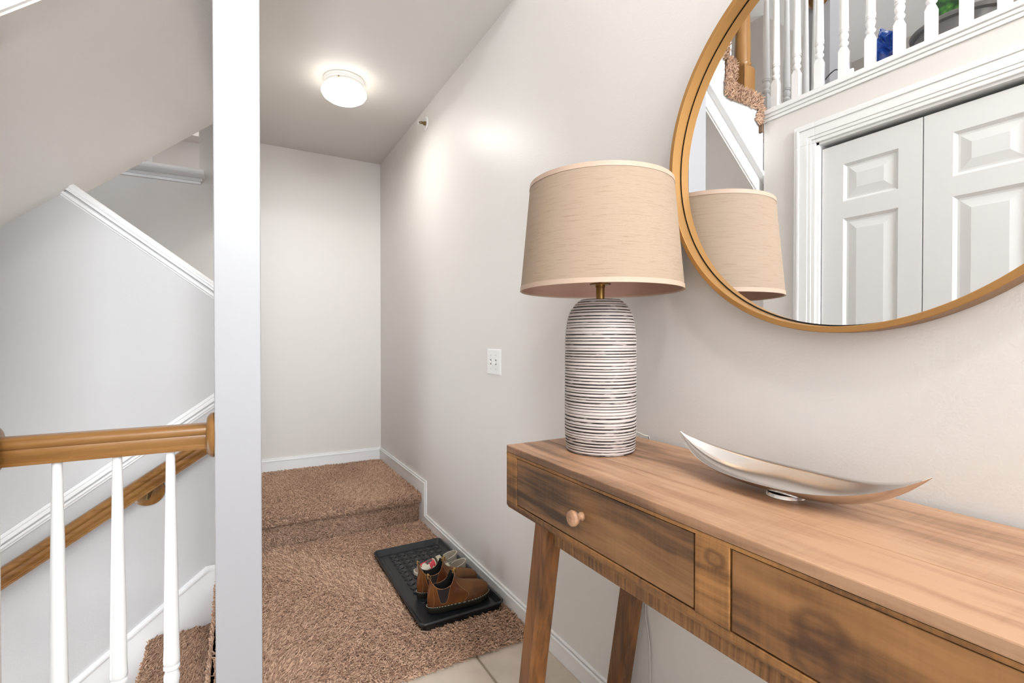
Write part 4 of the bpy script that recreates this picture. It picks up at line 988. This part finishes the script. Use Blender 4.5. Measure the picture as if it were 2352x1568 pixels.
def make_boot(loc, rot, label, mirror=1):
    t = thing('ankle_boot', loc, label, 'boot', rot, 'brown ankle boots on the tray')
    SZ = .026
    n = 72; rows_ = 22
    P3 = lambda p: (p.x, p.y * mirror, p.z + SZ)
    A = MB(); A.rings([[P3(boot_pt(2 * PI * k / n, ztop(2 * PI * k / n) * j / rows_)) for k in range(n)] for j in range(rows_ + 1)])
    # split: suede vamp in front, smooth leather behind
    for i, f in enumerate(A.f):
        cx = sum(A.v[q][0] for q in f) / 4; cz = sum(A.v[q][2] for q in f) / 4 - SZ
        A.mi[i] = 1 if cx > lerp_tab([(0, .030), (.013, .046), (.03, .058), (.044, .050), (.07, .02), (.2, .0)], cz) else 0
    local(A.build('upper', ['leather', 'leather_suede'], smooth=True, angle=70), t)
    B = MB(); B.rings([[P3(boot_pt(2 * PI * k / n, max(.004, ztop(2 * PI * k / n) * j / rows_ - (.0 if j == rows_ else 0)), -.0028)) for k in range(n)] for j in range(rows_ + 1)], cap0=True)
    local(B.build('lining', 'lining', smooth=True, angle=70), t)
    # elastic side panels with scalloped edge
    for sgn in (1, -1):
        g_ = MB(); rr = []
        for j in range(13):
            row = []
            for k in range(17):
                u = k / 16 * 2 - 1; zt_ = .0705 + .0016 * math.cos(u * PI * 4.5) + .004 * u * u
                zb_ = .014 + .030 * abs(u) ** 3.5; q_ = j / 12
                xg = -.047 + u * (.019 + .008 * q_)
                row.append(P3(side_pt(xg, zb_ + (zt_ - zb_) * q_, sgn, .0016)))
            rr.append(row)
        g_.rings(rr, close=False); local(g_.build('elastic_gore', 'elastic', smooth=True), t)
    so_ = MB()
    def outline(zz, off):
        return [(p.x, p.y * mirror, zz) for p in (boot_pt(2 * PI * k / n, .004, off) for k in range(n))]
    so_.rings([outline(0, -.004), outline(.003, .001), outline(.018, .004), outline(.024, .0055), outline(.028, .0045), outline(.029, .0005)], cap0=True, cap1=True)
    local(so_.build('sole', 'sole', smooth=True, angle=50), t)
    th_ = MB()
    def line(pts, r=.0006, m_=0):
        th_.tube([P3(p) for p in pts], r, 5, mi=m_)
    for sgn in (1, -1):
        line([side_pt(-.047 - (.021 + .008 * q / 9), .040 + .040 * q / 9, sgn) for q in range(10)])
        line([side_pt(-.047 + (.021 + .008 * q / 9), .040 + .040 * q / 9, sgn) for q in range(10)])
        line([side_pt(-.047 + .0205 * (q / 6 - 1), .011 + .029 * abs(q / 6 - 1) ** 3.5, sgn) for q in range(13)])
        line([side_pt(x_, z_, sgn) for x_, z_ in ((.004, .098), (.010, .084), (.020, .070), (.034, .056), (.050, .044), (.058, .034), (.057, .024), (.046, .013), (.034, .004))])
        line([side_pt(x_, z_, sgn) for x_, z_ in ((-.088, .004), (-.084, .03), (-.088, .055), (-.089, .08), (-.086, .10))])
    line([boot_pt(2 * PI * k / n, ztop(2 * PI * k / n) - .0006, .0) for k in range(n + 1)], .0008)
    for k in range(0, 120):
        if k % 2 == 0:
            a, b_ = 2 * PI * k / 120, 2 * PI * (k + .9) / 120
            p0, p1 = boot_pt(a, .004, .0046), boot_pt(b_, .004, .0046)
            th_.tube([(p0.x, p0.y * mirror, .0288), (p1.x, p1.y * mirror, .0288)], .0009, 4, mi=1)
    local(th_.build('stitching', ['thread', 'thread_white'], smooth=True), t)
    for xe, zz, ang in ((boot_pt(0, .112).x - .002, .112, .25), (boot_pt(PI, .113).x + .002, .113, -.25)):
        tb_ = MB(); w = .0075; ring_ = []
        for k in range(13):
            a = PI * k / 12; cx = .0055 * math.cos(a); cz = .019 * math.sin(a)
            ring_.append([(xe + (cx + .0012 * math.cos(a)) + ang * cz, -w, SZ + zz + cz + .0012 * math.sin(a)), (xe + (cx + .0012 * math.cos(a)) + ang * cz, w, SZ + zz + cz + .0012 * math.sin(a)), (xe + cx + ang * cz, w, SZ + zz + cz), (xe + cx + ang * cz, -w, SZ + zz + cz)])
        tb_.rings(ring_, cap0=True, cap1=True); local(tb_.build('pull_tab', 'tab', smooth=True, angle=40), t)
    return t
make_boot((-.2235, 1.893, TZ + .0065), 0.02, 'brown leather ankle boot nearest the viewer on the tray', 1)
make_boot((-.2230, 2.020, TZ + .0065), -.06, 'brown leather ankle boot standing behind the front boot', -1)

# ------------------------------------------------------------------ sandals
def make_sandal(loc, rot, label):
    t = thing('sandal', loc, label, 'sandal', rot, 'beige sandals on the tray')
    def sw_(x): return lerp_tab([(-.10, .012), (-.092, .022), (-.06, .0285), (0, .029), (.05, .036), (.09, .036), (.115, .024), (.122, .008)], x)
    xs_ = [-.10, -.097, -.092, -.08, -.06, -.03, 0, .03, .05, .07, .09, .105, .115, .12, .122]
    out = [(x, sw_(x)) for x in xs_] + [(x, -sw_(x)) for x in xs_[::-1]]
    s = MB(); s.prism(out, 2, 0, .016); local(s.build('sole', 'sandal_edge', bevel=.002), t)
    s = MB(); s.prism([(x * .96, y * .9) for x, y in out], 2, .016, .0185); local(s.build('footbed', 'sandal_bed'), t)
    hc = MB(); rr = []
    for k in range(25):
        a = PI * .42 + PI * 1.16 * k / 24; e = abs(k / 12 - 1)
        x, y = -.052 + .047 * math.cos(a), .0285 * math.sin(a)
        zt_ = .062 - .018 * e ** 2; zb_ = .016 + .0 * e
        rr.append([(x * 1.0, y, zb_), (x - .004 * (1 - e), y * 1.04, zt_), (x * .985 + .0, y * .96, zt_ + .0005), (x * .97, y * .92, zb_)])
    hc.rings(rr); local(hc.build('heel_cup', 'sandal_strap', smooth=True, angle=60), t)
    ed = MB(); ed.tube([((r_[1][0] + r_[2][0]) / 2, (r_[1][1] + r_[2][1]) / 2, r_[1][2]) for r_ in rr], .0020, 6); 
    ed.tube([(r_[0][0], r_[0][1], .034 - .006 * abs(i / 12 - 1)) for i, r_ in enumerate(rr)], .0022, 6)
    local(ed.build('piping', 'sandal_edge', smooth=True), t)
    st_ = MB(); rr = []
    for k in range(17):
        a = PI * k / 16; rr.append([(x, .031 * math.cos(a), .016 + (.045 - .25 * (x + .005)) * math.sin(a) ** .7) for x in (-.012, -.004, .004, .010)])
    st_.rings(rr, close=False); local(st_.build('ankle_strap', 'sandal_strap', smooth=True), t)
    vp = MB(); rr = []
    for k in range(17):
        a = PI * k / 16; rr.append([(x, (sw_(x) + .001) * math.cos(a), .012 + hh_ * math.sin(a) ** .7) for x, hh_ in ((.022, .040), (.045, .036), (.07, .029), (.092, .020))])
    vp.rings(rr, close=False); local(vp.build('vamp', 'floral', smooth=True), t)
    ve = MB()
    for j in (0, 3): ve.tube([r_[j] for r_ in rr], .0018, 6)
    local(ve.build('vamp_piping', 'sandal_edge', smooth=True), t)
make_sandal((-.153, 2.240, TZ + .0065), PI + .06, 'beige floral sandal farthest back beside the baseboard')
make_sandal((-.150, 2.140, TZ + .0065), PI + .02, 'beige floral sandal right behind the brown boots')

# ================================================================== things on the upper floor, seen in the mirror
tu = thing('storage_tub', (-1.80, .905, UF), 'grey oval plastic tub behind the balcony balusters', 'tub')
q = MB(); el = lambda a, b_, z: [(-1.80 + a * math.cos(2 * PI * k / 40), .905 + b_ * math.sin(2 * PI * k / 40), z) for k in range(40)]
q.rings([el(.10, .12, UF), el(.115, .14, UF + .12), el(.117, .142, UF + .13), el(.125, .155, UF + .245), el(.14, .17, UF + .25), el(.143, .173, UF + .262), el(.138, .168, UF + .27), el(.122, .152, UF + .262), el(.098, .12, UF + .01)], cap0=True, cap1=True)
q.build('tub_shell', 'tubgrey', tu, smooth=True, angle=40)
gb = thing('greens_bag', (-1.77, .91, UF + .25), 'printed bag of green leaves poking out of the grey tub', 'bag')
def pillow(mb, c, ex, ey, ez, w, h, d):
    c, ex, ey, ez = Vector(c), Vector(ex).normalized(), Vector(ey).normalized(), Vector(ez).normalized(); n = 12
    for sgn in (1, -1):
        mb.rings([[tuple(c + ex * (u - .5) * w + ey * (v - .5) * h + ez * sgn * d * (max(0, (1 - (2 * u - 1) ** 4) * (1 - (2 * v - 1) ** 4)) ** .5)) for u in [i / n for i in range(n + 1)]] for v in [j / n for j in range(n + 1)]], close=False)
q = MB(); pillow(q, (-1.76, .925, UF + .345), (0, 1, .25), (-.1, -.25, 1), (1, 0, .1), .13, .20, .025); q.build('bag_body', 'leafprint', gb, smooth=True)
q = MB(); pillow(q, (-3.208, .905, UF + .335), (0, 1, -.9), (0, .9, 1), (1, 0, .1), .10, .045, .004); q.build('bag_label', 'paper', gb, smooth=True)
# blue plastic bag: crumpled sheet
bl = MB(); n = 22; rows_ = []
for i in range(n + 1):
    row = []
    for j in range(n + 1):
        u, v = i / n - .5, j / n - .5
        w = .022 * math.sin(9 * u + 4 * v) + .016 * math.sin(17 * v - 7 * u + 1) + .008 * math.sin(31 * u + 23 * v)
        row.append((-1.66 + w, 1.125 + u * .11 + .01 * math.sin(8 * v), UF + .245 + v * .14 + .012 * math.sin(11 * u)))
    rows_.append(row)
bl.rings(rows_, close=False)
bl.tube(smooth_path([(-1.645, 1.15, UF + .20), (-1.635, 1.158, UF + .17), (-1.64, 1.150, UF + .12), (-1.63, 1.155, UF + .06), (-1.64, 1.15, UF + .002)]), [.006] + [.0035] * 32, 6)
bl.build('plastic_bag', 'bluebag', smooth=True, label='crumpled blue plastic bag behind the balcony balusters', cat='bag')
pp = MB(); pp.box(-3.20, -1.66, 1.075, 1.185, UF, UF + .15); pp.build('paper_carton', 'paper', label='small white carton beneath the blue bag', cat='box', bevel=.002)
ad = thing('power_adapter', (-1.62, 1.235, UF), 'glowing white power adapter behind the balcony balusters', 'adapter')
MB().box(-1.66, -1.58, 1.195, 1.265, UF, UF + .128).build('adapter_body', 'plastic_white', ad, bevel=.006)
MB().box(-1.58, -1.572, 1.215, 1.235, UF + .13, UF + .165).build('indicator_light', 'led', ad, bevel=.002)
rt = thing('black_router', (-1.62, 1.33, UF), 'small black box with a curved cable behind the balusters', 'router')
MB().box(-1.68, -1.59, 1.285, 1.345, UF, UF + .15).build('router_body', 'black_plastic', rt, bevel=.004)
MB().tube(smooth_path([(-1.60, 1.365, UF), (-1.595, 1.372, UF + .12), (-1.595, 1.355, UF + .175), (-1.595, 1.31, UF + .205), (-1.60, 1.285, UF + .19), (-1.60, 1.28, UF + .152)]), .0028, 6).build('cable', 'black_plastic', rt, smooth=True)
